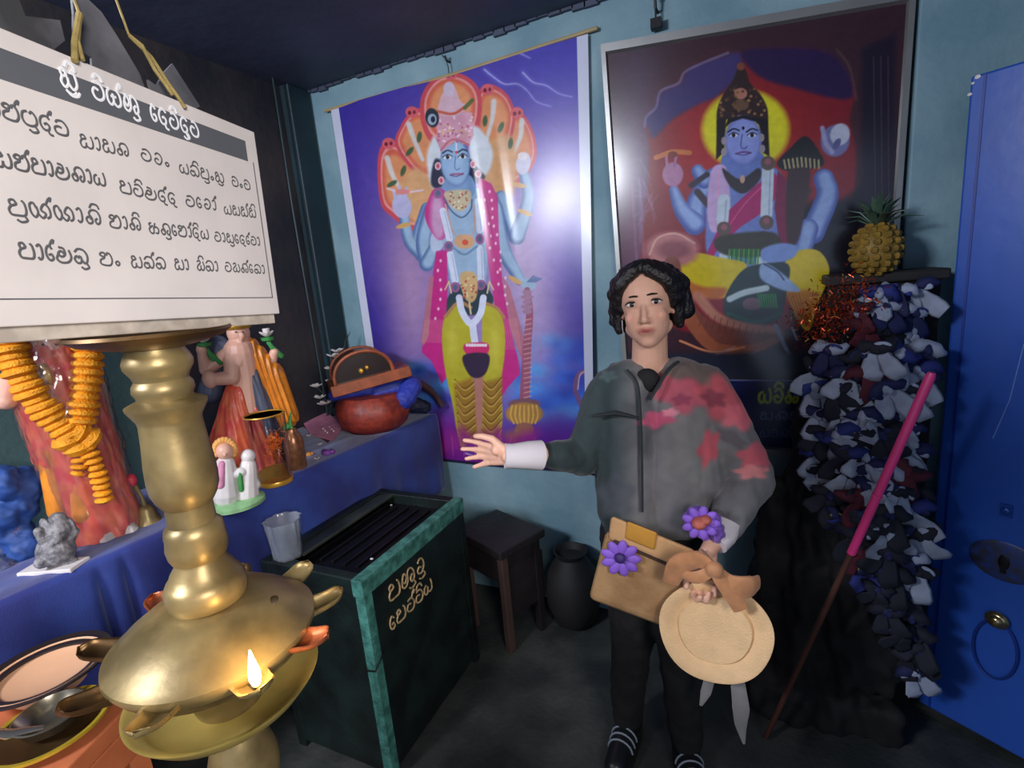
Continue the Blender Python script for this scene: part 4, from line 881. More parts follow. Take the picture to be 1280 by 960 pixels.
flowers([(102, 400, .05), (110, 430, .055), (109, 470, .06), (103, 510, .062), (98, 540, .062)], 12.5 * k, 14)
flowers([(108, 556, .078), (122, 590, .078), (131, 628, .074)], 7.5 * k, 9)
flowers([(94, 555, .078), (99, 580, .078), (96, 596, .078)], 6 * k, 5)
for a, b in ((84, 552), (98, 560), (112, 548), (96, 540)):
    mb = MB(); mb.lathe([(.001, -5 * k), (9 * k, -5 * k), (12 * k, 0), (9 * k, 6 * k), (.001, 5 * k)], 16, c=f(a, b, .07), rot=Matrix.Rotation(random.random() * 2, 3, 'X'), wob=lambda a, z: 1 + .14 * math.sin(a * 8)); place(obj('marigold', mb, M_mari), gar)

# ------------------------------------------------------------------ grey elephant-headed figurine
f = plane(atZ(72, 712, ZS)); k = f.k; M_grey = mat('grey_stone', (150, 146, 148), .6, var=.4, vscale=60, bump=.4, bscale=150, dark=(88, 86, 92))
fg = empty('figurine', f.P0, 'small grey stone elephant figurine on a pale base at the front edge', 'figurine')
mb = MB(); c_ = f(72, 712); mb.box((c_.x - .012, c_.y, ZS + .006), (26 * k * 2, 20 * k * 1.2, .012), Matrix.Rotation(math.radians(25), 3, 'Z')); place(obj('base', mb, M_whit, smooth=False, bevel=.003), fg)
mb = MB(); mb.ell(f(70, 688, -.01), (17 * k, 15 * k, 17 * k)); mb.capsule(f(60, 700, .005), f(52, 703, .012), 6 * k); mb.capsule(f(80, 700, .005), f(88, 702, .010), 6 * k)
mb.ell(f(72, 662, -.008), (13 * k, 12 * k, 12 * k)); mb.capsule(f(72, 660, .008), f(72, 674, .018), 5 * k, 4 * k); mb.capsule(f(72, 674, .018), f(64, 682, .018), 4 * k, 3 * k)
mb.ell(f(57, 660, -.008), (9 * k, 3 * k, 10 * k)); mb.ell(f(88, 658, -.008), (9 * k, 3 * k, 10 * k)); mb.capsule(f(56, 676, .0), f(48, 664, .006), 5 * k, 4 * k); mb.capsule(f(86, 676), f(93, 664, .004), 5 * k, 4 * k); mb.ell(f(72, 648, -.008), (7 * k, 7 * k, 6 * k))
mobj('body', mb, .002, 2, M_grey, fg)

# crumpled blue bag, orange tinsel, clear wrap at the far left
f = plane(atZ(18, 700, ZS)); k = f.k
mb = MB(); [mb.ell(f(10 + random.uniform(-18, 22), 650 + random.uniform(-50, 40), random.uniform(-.02, .02)), (16 * k, 14 * k, 16 * k)) for _ in range(12)]
tag(link('cloth_bundle', melt(mb, .005, 3, lambda c, n: fold(c, n, .008, 30)), mat('bright_blue_cloth', (40, 78, 150), .6, var=.3, vscale=20)), 'crumpled bright blue cloth bundle at the left end of the altar', 'cloth')
mb = MB(); [mb.ell(f(8 + random.uniform(-14, 16), 715 + random.uniform(-12, 12), random.uniform(.0, .03)), (12 * k, 10 * k, 9 * k)) for _ in range(7)]
pb_ = link('plastic_bag', melt(mb, .004, 1, lambda c, n: fold(c, n, .010, 120)), M_film); q_ = pb_.modifiers.new('shell', 'SOLIDIFY'); q_.thickness = .0008; q_.offset = 1
tag(pb_, 'crinkled clear plastic bag below the blue cloth bundle', 'bag')
M_tins = mat('orange_tinsel', (240, 120, 40), .3, .7, var=.3)
def tinsel(name, pts, f, spread, n, label, size=.004, m=None):
    mb = MB(); P = smoothline([f(*p) for p in pts], 8)
    for i in range(n):
        p = Vector(P[random.randrange(len(P))].tolist()) + Vector([random.gauss(0, spread) for _ in range(3)])
        d = Vector([random.gauss(0, 1) for _ in range(3)]).normalized() * size * random.uniform(.6, 1.5); e = Vector([random.gauss(0, 1) for _ in range(3)]).normalized() * size * .35
        mb.add([p, p + e, p + d + e, p + d], [(0, 1, 2, 3)])
    o = obj(name, mb, m or M_tins, smooth=False); tag(o, label, 'tinsel', kind='stuff'); return o
tinsel('tinsel', [(16, 650, .03), (24, 675, .03), (34, 692, .03), (36, 710, .03)], f, .004, 260, 'orange tinsel strand lying beside the grey elephant figurine')
for i, (a, b) in enumerate(((38, 690), (42, 703), (30, 716))):
    o = obj('flower_bud', MB().lathe([(.001, -.008), (.007, -.007), (.010, 0), (.007, .008), (.001, .007)], 12, wob=lambda a, z: 1 + .15 * math.sin(5 * a)), (M_orange, M_whit, M_gold)[i]); o.location = f(a, b, .035); tag(o, ('orange', 'cream', 'golden')[i] + ' flower head tucked by the grey elephant figurine', 'flower')

# ------------------------------------------------------------------ bell, dark vase with white flowers behind the lamp
f = plane(atZ(187, 655, ZS)); k = f.k
bl = empty('hand_bell', f.P0, 'small brass hand bell with long handle near the lamp stem', 'bell')
c_ = f(187, 655); mb = MB(); mb.lathe([(13 * k, 0), (12 * k, 2 * k), (9 * k, 6 * k), (7 * k, 16 * k), (4 * k, 20 * k), (.001, 21 * k)], 24, c=c_ - f.n * .01); place(obj('bell_cup', mb, M_brass), bl)
mb = MB(); c2 = c_ - f.n * .01; mb.tube([c2 + up * 18 * k, c2 + up * 30 * k + f.r * -1 * k, c2 + up * 44 * k + f.r * -4 * k], [2.6 * k, 1.6 * k, 2.2 * k], 10); place(obj('handle', mb, M_brass), bl)
place(obj('tassel', MB().ell(c2 + up * 50 * k - f.r * 6 * k, (6 * k, 5 * k, 7 * k)), mat('red_tassel', (190, 50, 70), .6, bump=.5)), bl)
f = plane(atZ(155, 612, ZS)); k = f.k
vs_ = empty('flower_vase', f.P0, 'dark green vase with white and red blooms between statue and lamp stem', 'vase')
c_ = f(152, 618, -.01); mb = MB(); mb.lathe([(10 * k, 0), (16 * k, 6 * k), (18 * k, 22 * k), (12 * k, 38 * k), (14 * k, 46 * k), (11 * k, 45 * k), (9 * k, 38 * k)], 24, c=c_); place(obj('vase_body', mb, mat('dark_green_glaze', (40, 70, 52), .3, var=.3)), vs_)
for a, b, r, m in ((150, 562, 12, M_whit), (172, 555, 8, M_pink), (146, 592, 9, M_whit), (172, 612, 7, M_pink), (160, 575, 8, M_grn)):
    mb = MB(); [mb.ell(f(a + random.uniform(-r, r) * .6, b + random.uniform(-r, r) * .3, random.uniform(0, .015)), (r * .5 * k, r * .4 * k, r * .35 * k), n=10, m=6) for _ in range(5)]
    place(obj('bloom', mb, m), vs_)

# ------------------------------------------------------------------ four-armed statue in orange mantle
f = plane(atZ(318, 588, ZS)); k = f.k
s2 = empty('statue', f.P0, 'four-armed statue with gold crown, orange mantle and red skirt behind the lamp', 'statue')
mb = MB(); mb.lathe([(.001, 0), (40 * k, 0), (42 * k, 4 * k), (36 * k, 16 * k), (.001, 17 * k)], 36, c=(f.P0.x, f.P0.y, ZS)); place(obj('plinth', mb, M_gold), s2)
mb = MB()
for a, b in (((300, 440, 0, 17), (306, 470, 0, 16)), ((306, 470, 0, 16), (310, 520, 0, 18)), ((310, 520, 0, 18), (316, 590, -.01, 20)), ((298, 452, .018, 12), (300, 446, .012, 11))):
    mb.capsule(f(*a[:3]), f(*b[:3]), a[3] * k, b[3] * k, 16)
mb.ell(f(298, 416), (11.5 * k, 12 * k, 14 * k)); mb.capsule(f(299, 424), f(300, 436), 6.5 * k); mb.ell(f(303, 419) + f.n * 11 * k, (2.2 * k, 3 * k, 3.4 * k)); mb.ell(f(299, 426) + f.n * 8 * k, (5 * k, 4 * k, 3.5 * k))
mb.capsule(f(292, 448, .02), f(290, 472, .045), 10 * k, 8 * k); mb.capsule(f(290, 472, .045), f(268, 474, .055), 8 * k, 7 * k); mb.ell(f(262, 474, .055), (9 * k, 6 * k, 10 * k))
mb.capsule(f(285, 442, -.01), f(258, 462, 0), 8 * k, 7 * k); mb.capsule(f(258, 462, 0), f(253, 444, .01), 7 * k, 5 * k); mb.ell(f(252, 438, .01), (6 * k, 5 * k, 7 * k))
mb.capsule(f(318, 445, -.01), f(338, 456, 0), 8 * k, 6 * k); mb.capsule(f(338, 456, 0), f(343, 440, .01), 6 * k, 5 * k)
mobj('body', mb, .0022, 3, M_skin, s2)
mb = MB(); mb.lathe([(13 * k, 0), (15 * k, 3 * k), (12.5 * k, 10 * k), (14 * k, 14 * k), (8 * k, 22 * k), (3 * k, 30 * k), (.001, 34 * k)], 24, c=f(297, 411)); mb.ell(f(280, 403, -.01), (8 * k, 3 * k, 8 * k)); place(obj('crown', mb, M_gold), s2)
for e in (294.5, 303): place(obj('eye', MB().ell(f(e, 414.5) + f.n * 11.2 * k, (1.7 * k, .8 * k, .9 * k)), mat('eye_dark', (30, 24, 24), .3)), s2)
mb = MB(); mb.capsule(f(298, 492, .012), f(292, 560, .018), 14 * k, 26 * k, 20); mb.capsule(f(312, 500, .0), f(322, 575, .01), 14 * k, 28 * k, 20); mb.capsule(f(330, 556, .0), f(340, 588, .0), 14 * k, 18 * k)
mobj('skirt', mb, .003, 4, M_red, s2, lambda c, n: drape(c, n, f(310, 560), .0022, 11))
mb = MB(); mb.capsule(f(312, 432, -.004), f(340, 470, .0), 9 * k, 14 * k, 14); mb.capsule(f(340, 470, 0), f(356, 520, .0), 14 * k, 15 * k, 14); mb.capsule(f(318, 445, .010), f(352, 524, .012), 8 * k, 9 * k)
mobj('mantle', mb, .0028, 3, M_orange, s2, lambda c, n: c + n * .004 * math.sin((c.x * .9 + c.y * .5) * 420 + c.z * 60))
mb = MB(); mb.capsule(f(312, 466, .014), f(338, 540, .02), 10 * k, 14 * k, 14); mb.capsule(f(320, 480, .0), f(330, 545, .0), 12 * k, 16 * k); mb.capsule(f(275, 430, -.03), f(262, 490, -.03), 9 * k, 12 * k); mb.capsule(f(275, 432, -.03), f(300, 440, -.025), 9 * k, 9 * k)
mobj('cape', mb, .0028, 3, mat('slate_cape', (84, 92, 118), .45, var=.3, vscale=20), s2, lambda c, n: drape(c, n, f(330, 510), .0018, 7))
mb = MB(); mb.tube([f(311, 458, .036), f(308, 478, .036), f(318, 512, .042), f(330, 545, .046)], 1.6 * k, 8); mb.tube([f(300, 490, .05), f(296, 530, .062), f(306, 560, .07), f(322, 552, .065)], 1.4 * k, 8); place(obj('silver_trim', mb, M_whit), s2)
def lotus(px_, py_, off, r, m1=M_whit, m2=M_grn):
    c_ = f(px_, py_, off); mb = MB()
    for ring, (tilt, rad) in enumerate(((.35, .5), (.9, .9))):
        for i in range(6):
            a = 2 * PI * i / 6 + ring * .5; R = Matrix.Rotation(a, 3, 'Z') @ Matrix.Rotation(tilt, 3, 'Y'); mb.ell(c_ + R @ Vector((0, 0, r * .55)), (r * .14, r * .34, r * .6), R, n=8, m=6)
    place(obj('lotus', mb, m1), s2)
    mb = MB(); mb.lathe([(.001, 0), (r * .7, r * .1), (r * .8, r * .5), (r * .5, r * .3)], 12, c=c_ - up * r * .55); mb.capsule(c_ - up * r * .5, c_ - up * r * 2.2 + f.r * r * .6, r * .25, r * .3, 8); mb.capsule(c_ - up * r * .8, c_ - up * r * 2.6 + f.r * r * 1.2, r * .22, r * .35, 8)
    place(obj('lotus_stem', mb, m2), s2)
lotus(255, 428, .012, 9 * k); lotus(334, 421, .012, 9 * k)

# ------------------------------------------------------------------ little white figurine
f = plane(atZ(296, 632, ZS)); k = f.k
wf = empty('figurine', f.P0, 'little white and pink figurine with orange halo on green base', 'figurine')
c_ = f(296, 626, -.015); mb = MB(); mb.lathe([(.001, 0), (30 * k, 0), (30 * k, 4 * k), (24 * k, 8 * k), (.001, 9 * k)], 30, c=(c_.x, c_.y, ZS)); place(obj('base', mb, mat('pale_green_base', (150, 196, 140), .5, var=.3, vscale=30)), wf)
mb = MB(); mb.capsule(f(284, 618), f(282, 580), 15 * k, 10 * k); mb.capsule(f(308, 618, -.005), f(310, 582, -.005), 14 * k, 9 * k); mb.capsule(f(284, 596, .008), f(302, 590, .010), 6 * k, 6 * k); mb.capsule(f(312, 590), f(320, 606), 5 * k, 5 * k); mb.ell(f(310, 570, -.005), (8 * k, 8 * k, 8 * k))
mobj('body', mb, .0022, 3, M_whit, wf)
mb = MB(); mb.ell(f(281, 564, .004), (9 * k, 9 * k, 10 * k)); mb.ell(f(281, 566, .004) + f.n * 9 * k, (1.5 * k, 1.5 * k, 2 * k)); mobj('head', mb, .0018, 1, M_skin, wf)
mb = MB()
for i in range(14):
    a = PI * (-.15 + 1.3 * i / 13); mb.ell(f(281 + 12 * math.cos(a), 562 - 12 * math.sin(a)), (4 * k, 4 * k, 4 * k), n=8, m=6)
place(obj('floral_halo', mb, mat('pale_orange', (236, 170, 90), .6)), wf)
place(obj('pink_sash', MB().capsule(f(278, 580, .017), f(276, 606, .024), 4 * k, 5 * k), M_pink), wf); place(obj('leaf', MB().capsule(f(300, 592, .02), f(302, 612, .022), 2.5 * k, 3 * k), M_grn), wf)

# ------------------------------------------------------------------ gold-rimmed glass with orange tinsel; copper vial
f = plane(atZ(348, 604, ZS)); k = f.k; c_ = f(346, 602, -.01); c_.z = ZS
gl = empty('drinking_glass', c_, 'clear gold-rimmed drinking glass holding orange tinsel in front of the statue', 'glass')
r = 22 * k; h = 84 * k
M_glass = mat('glass', (240, 240, 240), .03, trans=1.0, var=.01); M_glass.node_tree.nodes['Principled BSDF'].inputs['IOR'].default_value = 1.3
place(obj('glass_wall', MB().lathe([(.001, .002), (r * .72, .001), (r * .8, .006), (r, h), (r * .95, h), (r * .74, .012), (.001, .010)], 40, c=c_), M_glass), gl)
place(obj('gold_rim', MB().lathe([(r * 1.005, h - .003), (r * 1.02, h - .001), (r * 1.005, h + .001), (r * .94, h + .0012), (r * .94, h - .003)], 40, c=c_), M_gold), gl)
place(obj('foot_ring', MB().lathe([(r * .5, .001), (r * .84, .001), (r * .86, .010), (r * .83, .016), (r * .5, .016)], 32, c=c_), M_gold), gl)
o = tinsel('tinsel', [(340, 560, 0), (342, 545, 0), (344, 556, 0), (342, 570, 0)], f, .010, 420, 'shiny orange tinsel inside the gold-rimmed glass', .009, mat('bright_orange_tinsel', (255, 130, 30), .35, .2, var=.3))
f = plane(atZ(373, 586, ZS)); k = f.k; c_ = f(373, 586); c_.z = ZS
vi = empty('vial', c_, 'copper-brown capped vial with a green sprig right of the glass', 'vial')
place(obj('vial_body', MB().lathe([(.001, 0), (9 * k, 0), (10.5 * k, 3 * k), (11 * k, 34 * k), (9 * k, 42 * k), (6 * k, 46 * k), (5.5 * k, 50 * k), (.001, 51 * k)], 24, c=c_), mat('copper_brown', (150, 100, 70), .3, .5, var=.4, vscale=60)), vi)
place(obj('sprig', MB().tube([c_ + up * 48 * k, c_ + up * 58 * k, c_ + up * 70 * k + f.r * 3 * k], [3 * k, 2 * k, .6 * k], 6).ell(c_ + up * 54 * k - f.r * 4 * k, (5 * k, 3 * k, 4 * k)), M_grn), vi)

# ------------------------------------------------------------------ flowers and cards on the altar
f = plane(atZ(402, 548, ZS)); k = f.k
card = empty('greeting_card', f.P0, 'pink folded card with lacy edge lying right of the vial', 'card')
zt = ZS + .004
def flat(pts, z, th, name, m, par): mb = MB(); mb.prism([Vector((*atZ(a, b, z).xy, z + dz)) for a, b, dz in pts], (0, 0, 1), th); return place(obj(name, mb, m, smooth=False), par)
flat([(372, 520, .02), (396, 512, .035), (430, 536, .01), (417, 552, .002), (388, 545, .004)], zt, .0025, 'cover', M_pink, card)
flat([(376, 532, .0), (410, 554, .0), (414, 548, .0), (384, 528, .0)], zt, .002, 'inner_page', mat('deep_red_page', (110, 40, 60), .6), card)
for i in range(9):
    p = atZ(404 + i * 2.6, 536 + (i % 3) * 3 - i * .6, ZS + .022 - i * .0015); place(obj('lace_bead', MB().ell(p, (.005, .004, .004), n=8, m=5), M_whit), card)
o = obj('flower_petals', MB().ell((0, 0, 0), (.02, .015, .012)).ell((.016, .012, .002), (.014, .012, .010)).ell((-.016, .008, .002), (.014, .010, .010)), mat('violet_petals', (130, 70, 160), .6, var=.4, vscale=60)); o.location = atZ(408, 566, ZS + .012); tag(o, 'violet crumpled blossom on the blue cloth below the pink card', 'flower')
o = obj('flower_petals', MB().ell((0, 0, 0), (.012, .012, .01)).ell((.008, .008, .002), (.008, .006, .006)), mat('ochre_petals', (190, 130, 60), .6)); o.location = atZ(386, 568, ZS + .009); tag(o, 'small ochre blossom on the blue cloth right of the copper vial', 'flower')
def white_flower(px_, py_, z, r, label, y=None):
    p = atZ(px_, py_, z) if y is None else atY(px_, py_, y); mb = MB()
    for i in range(5):
        a = 2 * PI * i / 5 + random.random(); R = Matrix.Rotation(a, 3, 'Z') @ Matrix.Rotation(1.15, 3, 'Y'); mb.ell(p + R @ Vector((0, 0, r * .6)), (r * .14, r * .38, r * .6), R, n=8, m=6)
    mb.ell(p, (r * .25,) * 3, n=8, m=6)
    return tag(obj('white_flower', mb, M_whit), label, 'flower', 'white blossoms scattered on the altar')
for i, (a, b, l) in enumerate(((396, 574, 'front edge of the altar'), (430, 528, 'card corner'), (440, 540, 'gap below the clay pot'), (450, 542, 'gap below the clay pot, second'), (460, 541, 'right end of the row below the clay pot'), (386, 545, 'cloth behind the card'), (400, 556, 'cloth below the card'))):
    white_flower(a, b, ZS + .006, .011, 'tiny white blossom on the blue cloth, ' + l)
f = plane(atZ(418, 524, ZS)); k = f.k
spray = empty('flower_spray', f.P0, 'upright spray of white blossoms left of the wooden-lidded clay pot', 'flowers')
mb = MB()
for a, b, o1 in ((416, 446, 0), (412, 462, .0), (424, 448, -.01), (420, 470, .01), (430, 444, -.01), (426, 462, .0), (415, 478, .012), (396, 484, .012), (400, 498, .014), (404, 506, .0), (408, 505, .02), (422, 440, 0), (433, 452, -.02)):
    mb2 = MB(); c_ = f(a, b, o1)
    for i in range(5):
        an = 2 * PI * i / 5 + random.random(); R = Matrix.Rotation(an, 3, 'Z') @ Matrix.Rotation(1.1, 3, 'Y'); mb2.ell(c_ + R @ Vector((0, 0, 4 * k)), (1 * k, 2.8 * k, 4.4 * k), R, n=8, m=6)
    place(obj('blossom', mb2, M_whit), spray); mb.tube([c_, c_.lerp(f(412, 500), .6), f(412, 524)], 1.1 * k, 5)
mb.tube([f(428, 450), f(432, 425), f(438, 415)], [1.5 * k, 1 * k, .3 * k], 6)
place(obj('stems', mb, mat('dark_stem', (30, 44, 50), .6)), spray)
ro = atZ(384, 512, ZS + .02); mb = MB()
for i in range(3):
    mb.lathe([(.002 + .004 * i, -.006), (.006 + .005 * i, .0), (.005 + .0045 * i, .012 - .002 * i)], 14, c=(0, 0, 0), wob=lambda a, z: 1 + .1 * math.sin(a * 3 + i * 2))
o = obj('rose', mb, mat('coral_rose', (230, 90, 96), .55, var=.2)); o.location = plane(atZ(380, 530, ZS))(379, 492); o.location.z = max(o.location.z, ZS + .008); o.rotation_euler = (.9, 0, .6); tag(o, 'coral pink rose head right of the orange statue mantle', 'rose')

# ------------------------------------------------------------------ clay pot with wooden lid, blue wrap and brown tail
f = plane(atZ(468, 526, ZS)); k = f.k
po = empty('clay_pot', f.P0, 'red-brown clay pot with arched wooden lid and blue wrap at altar end', 'pot')
M_clay = mat('red_clay', (150, 56, 38), .5, var=.4, vscale=30, bump=.15, dark=(110, 36, 30)); M_lidw = mat('orange_brown_wood', (160, 80, 46), .45, var=.35, vscale=25)
cc = f(468, 524, .08); cc.z = ZS
place(obj('pot_body', MB().lathe([(.001, 0), (28 * k, 0), (38 * k, 8 * k), (43 * k, 22 * k), (41 * k, 34 * k), (34 * k, 42 * k), (.001, 42 * k)], 48, c=cc, wob=lambda a, z: 1 + .015 * math.sin(9 * a)), M_clay), po)
sw = MB(); 
def on_pot(px_, py_): q = f(px_, py_, 0); return q
for st_ in ([(462, 524), (458, 516), (464, 508), (472, 512), (468, 520), (462, 516)], [(463, 505), (467, 500), (463, 496)], [(472, 522), (476, 512), (472, 504)]):
    sw.tube([Vector(p.tolist()) for p in smoothline([f(a, b, 6 * k - abs(a - 470) * .03 * k) for a, b in st_], 5)], 1.0 * k, 6)
place(obj('swirl_mark', sw, mat('pale_mark', (196, 150, 130), .6)), po)
mb = MB(); mb.capsule(cc + up * 42 * k + f.r * 10 * k, cc + up * 48 * k + f.r * 42 * k, 13 * k, 9 * k); mb.capsule(cc + up * 34 * k + f.r * 36 * k + f.n * 20 * k, cc + up * 46 * k + f.r * 46 * k + f.n * 10 * k, 12 * k, 12 * k); mb.capsule(cc + up * 46 * k - f.r * 40 * k, cc + up * 48 * k + f.r * 10 * k, 7 * k, 8 * k)
mobj('blue_wrap', mb, .003, 3, mat('blue_wrap', (44, 60, 170), .6, var=.3), po, lambda c, n: fold(c, n, .005, 22))
tr = MB(); Rz = Matrix.Rotation(math.atan2(f.r.y, f.r.x) + .12, 3, 'Z') @ Matrix.Rotation(math.radians(-7), 3, 'Y')
lc = cc + up * 60 * k
tr.box(lc, (88 * k, 54 * k, 12 * k), Rz); place(obj('lid_tray', tr, M_lidw, smooth=False, bevel=.003), po)
ar = MB(); n_ = 14; pts = []
for s_ in (0, 1):
    for i in range(n_ + 1):
        a = PI * i / n_; pts.append(lc + Rz @ Vector((-6 * k + 32 * k * math.cos(a), (-21 if s_ == 0 else 24) * k, 5 * k + 30 * k * math.sin(a) ** .8)))
ar.add(pts, [tuple(range(n_, -1, -1)), tuple(range(n_ + 1, 2 * n_ + 2))] + [(i, i + 1, n_ + 2 + i, n_ + 1 + i) for i in range(n_)] + [(n_, 0, n_ + 1, 2 * n_ + 1)])
place(obj('arched_lid', ar, mat('dark_arch', (40, 24, 22), .25, var=.4)), po)
ed = MB(); ed.tube([pts[i] + Rz @ Vector((0, -1 * k, 0)) for i in range(n_ + 1)], 2 * k, 8); ed.tube([pts[n_ + 1 + i] for i in range(n_ + 1)], 2 * k, 8); place(obj('arch_rim', ed, M_lidw), po)
place(obj('arch_stud', MB().ell(lc + Rz @ Vector((-8 * k, -22 * k, 14 * k)), (3 * k, 2 * k, 3 * k)).ell(lc + Rz @ Vector((-1 * k, -22 * k, 16 * k)), (2.4 * k, 2 * k, 2.4 * k)), M_gold), po)
tl = MB(); tl.tube([Vector(p.tolist()) for p in smoothline([f(500, 476, .04), f(520, 476, .03), f(538, 488, .03), f(550, 504, .04)], 6)], [7 * k] * 6 + [7.5 * k] * 6 + [6 * k] * 7, 12, flat=.6)
place(obj('curved_tail', tl, mat('brown_tail', (70, 40, 52), .6, var=.3)), po)
tl = MB(); tl.capsule(f(505, 500, .02), f(528, 505, .02), 11 * k, 8 * k); mobj('dark_cloth', tl, .003, 2, mat('navy_scrap', (24, 28, 60), .7), po, lambda c, n: fold(c, n, .004, 60))

# ================================================================== BRASS PLATES ON THE SMALL STAND (front left)
ZT = .90
M_owood = mat('orange_painted_wood', (186, 104, 66), .45, var=.25, vscale=10)
f = plane(atZ(60, 900, ZT)); k = f.k
tc_ = atZ(62, 905, ZT); tr_ = atZ(158, 892, ZT); 
stand = empty('side_stand', (tc_.x, tc_.y, 0), 'small orange-brown wooden stand at the near left carrying brass plates', 'stand')
e0 = atZ(165, 882, ZT - .01); e1 = atZ(88, 962, ZT - .01)
dv = (e1 - e0).normalized(); pv = Vector((-dv.y, dv.x, 0)); pv = pv if pv.dot(tc_ - e0) > 0 else -pv
E0 = e0 - dv * .02; E1 = e1 + dv * .12
top_pts = [E0, E1, E1 + pv * .30, E0 + pv * .30]
mb = MB(); mb.prism([Vector((p.x, p.y, ZT - .035)) for p in top_pts], (0, 0, 1), .030); place(obj('stand_top', mb, M_owood, smooth=False, bevel=.003), stand)
mb = MB(); mb.prism([Vector((p.x, p.y, ZT - .09)) for p in (E0, E1, E1 + pv * .02, E0 + pv * .02)], (0, 0, 1), .055); place(obj('edge_rail', mb, M_owood, smooth=False, bevel=.003), stand)
for p in (E0 + dv * .02 + pv * .02, E1 - dv * .02 + pv * .02, E1 - dv * .02 + pv * .28, E0 + dv * .02 + pv * .28):
    place(obj('leg', MB().box((p.x, p.y, (ZT - .04) / 2), (.028, .028, ZT - .04)), M_owood, smooth=False), stand)
pl_c = atZ(62, 905, ZT + .01)
M_yel = mat('yellow_brass_rim', (196, 168, 50), .4, .5, var=.2)
o = empty('brass_plate', pl_c, 'round yellow-rimmed brass plate holding a bowl on the front left stand', 'plate'); o.location.z = ZT - .005; plc = Vector((pl_c.x, pl_c.y, ZT - .005))
place(obj('plate_dish', MB().lathe([(.001, 0), (.055, 0), (.068, .010), (.071, .013), (.066, .013), (.054, .005), (.001, .004)], 56, c=plc), M_brass2), o)
place(obj('plate_rim', MB().lathe([(.067, .011), (.0735, .012), (.0735, .0165), (.067, .0155)], 56, c=plc, close=True), M_yel), o)
bw = MB(); bw.lathe([(.001, .006), (.022, .006), (.036, .016), (.044, .032), (.0455, .033), (.043, .034), (.034, .019), (.020, .010), (.001, .009)], 44, c=plc + Vector((.0, .004, 0)))
tag(obj('metal_bowl', bw, mat('worn_steel', (170, 160, 140), .22, .9, var=.3)), 'shiny worn metal bowl sitting in the yellow-rimmed plate', 'bowl')
p2 = atZ(40, 868, ZT + .02); 
M_peach = mat('peach_enamel', (214, 164, 128), .4, var=.1); M_strp = mat('black_band', (34, 26, 30), .4)
o = empty('striped_plate', (p2.x, p2.y, ZT - .005), 'peach enamel plate with black bands behind the brass plate', 'plate'); pc = Vector((p2.x - .035, p2.y + .035, ZT - .004)); R_ = Matrix.Rotation(math.radians(18), 3, 'Y') 
place(obj('plate_dish', MB().lathe([(.001, .016), (.060, .017), (.076, .026), (.080, .030), (.078, .034), (.060, .022), (.001, .021)], 56, c=pc), M_peach), o)
for rr_, zz in ((.070, .0285), (.086, .0335)): place(obj('black_band', MB().lathe([(rr_ - .004, zz - .002), (rr_ + .004, zz), (rr_ + .004, zz + .004), (rr_ - .004, zz + .002)], 56, c=pc, close=True), M_strp), o)
place(obj('foot', MB().lathe([(.001, 0), (.05, 0), (.045, .018), (.001, .018)], 32, c=pc), M_peach), o)
p3 = atZ(14, 925, ZT + .02); sp_ = MB(); sp_.tube([Vector((p3.x - .03, p3.y - .02, ZT + .045)), Vector((p3.x, p3.y, ZT + .03)), Vector((p3.x + .02, p3.y + .03, ZT + .02))], [.006, .009, .004], 10, flat=.4)
tag(obj('spoon', sp_, mat('steel_spoon', (190, 188, 184), .2, .9)), 'short steel spoon resting across the near rim of the brass plate', 'spoon')

# ================================================================== DOOR (right)
DA = Vector((.50, 1.81, 0)); DD = Vector((.97, -.67, 0)).normalized(); DN = Vector((-DD.y, DD.x, 0)); DN = DN if DN.dot(CAM - DA) > 0 else -DN
M_door = mat('blue_gloss_paint', (40, 84, 176), .32, var=.18, vscale=3, bump=.05, bscale=20, spec=.5)
DR = Matrix((DD, DN, Vector((0, 0, 1)))).transposed()
mb = MB(); mb.box(DA + DD * .45 - DN * .02 + Vector((0, 0, .965)), (.90, .04, 1.87), DR)
door = struct('door_1', mb, M_door, bevel=.006)
def on_door(px_, py_, off=0.0):
    d = ray(px_, py_); t_ = (DA - CAM + DN * off).dot(DN) / d.dot(DN); return CAM + d * t_
def dpart(name, mb, m, **kw): o = obj(name, mb, m, door, **kw); o['kind'] = 'structure'; return o
pc = on_door(1256, 702, .002); kk = (pc - CAM).length / F_PX * .8
es = MB()
es.lathe([(.001, 0), (30 * kk, 0), (31 * kk, .002), (27 * kk, .005), (.001, .006)], 36, c=(0, 0, 0)); es.v = [tuple(pc + DD * v[0] + Vector((0, 0, 1)) * v[1] * .75 + DN * v[2]) for v in es.v]
dpart('escutcheon', es, mat('worn_painted_plate', (44, 70, 140), .4, .3, var=.6, vscale=40, dark=(60, 60, 70)))
kh = MB(); kh.ell(pc + DN * .006, (5 * kk, .003, 9 * kk), DR); kh.box(pc + DN * .006 - Vector((0, 0, 9 * kk)), (5 * kk, .006, 8 * kk), DR); dpart('keyhole', kh, M_iron)
kp = on_door(1246, 775, .012); kb = MB(); kb.ell(kp, (11 * kk, .014, 10 * kk), DR); kb.ell(kp + DN * .01, (7 * kk, .012, 7 * kk), DR); dpart('door_knob', kb, mat('worn_brass_knob', (170, 150, 110), .2, .9))
rg = MB(); rc = on_door(1243, 812, .010); rg.tube([rc + DD * (19 * kk * math.cos(a)) + Vector((0, 0, 36 * kk * math.sin(a))) for a in [2 * PI * i / 40 for i in range(41)]], .0035, 8, cap=False); dpart('pull_ring', rg, mat('painted_ring', (34, 60, 140), .3, .3))
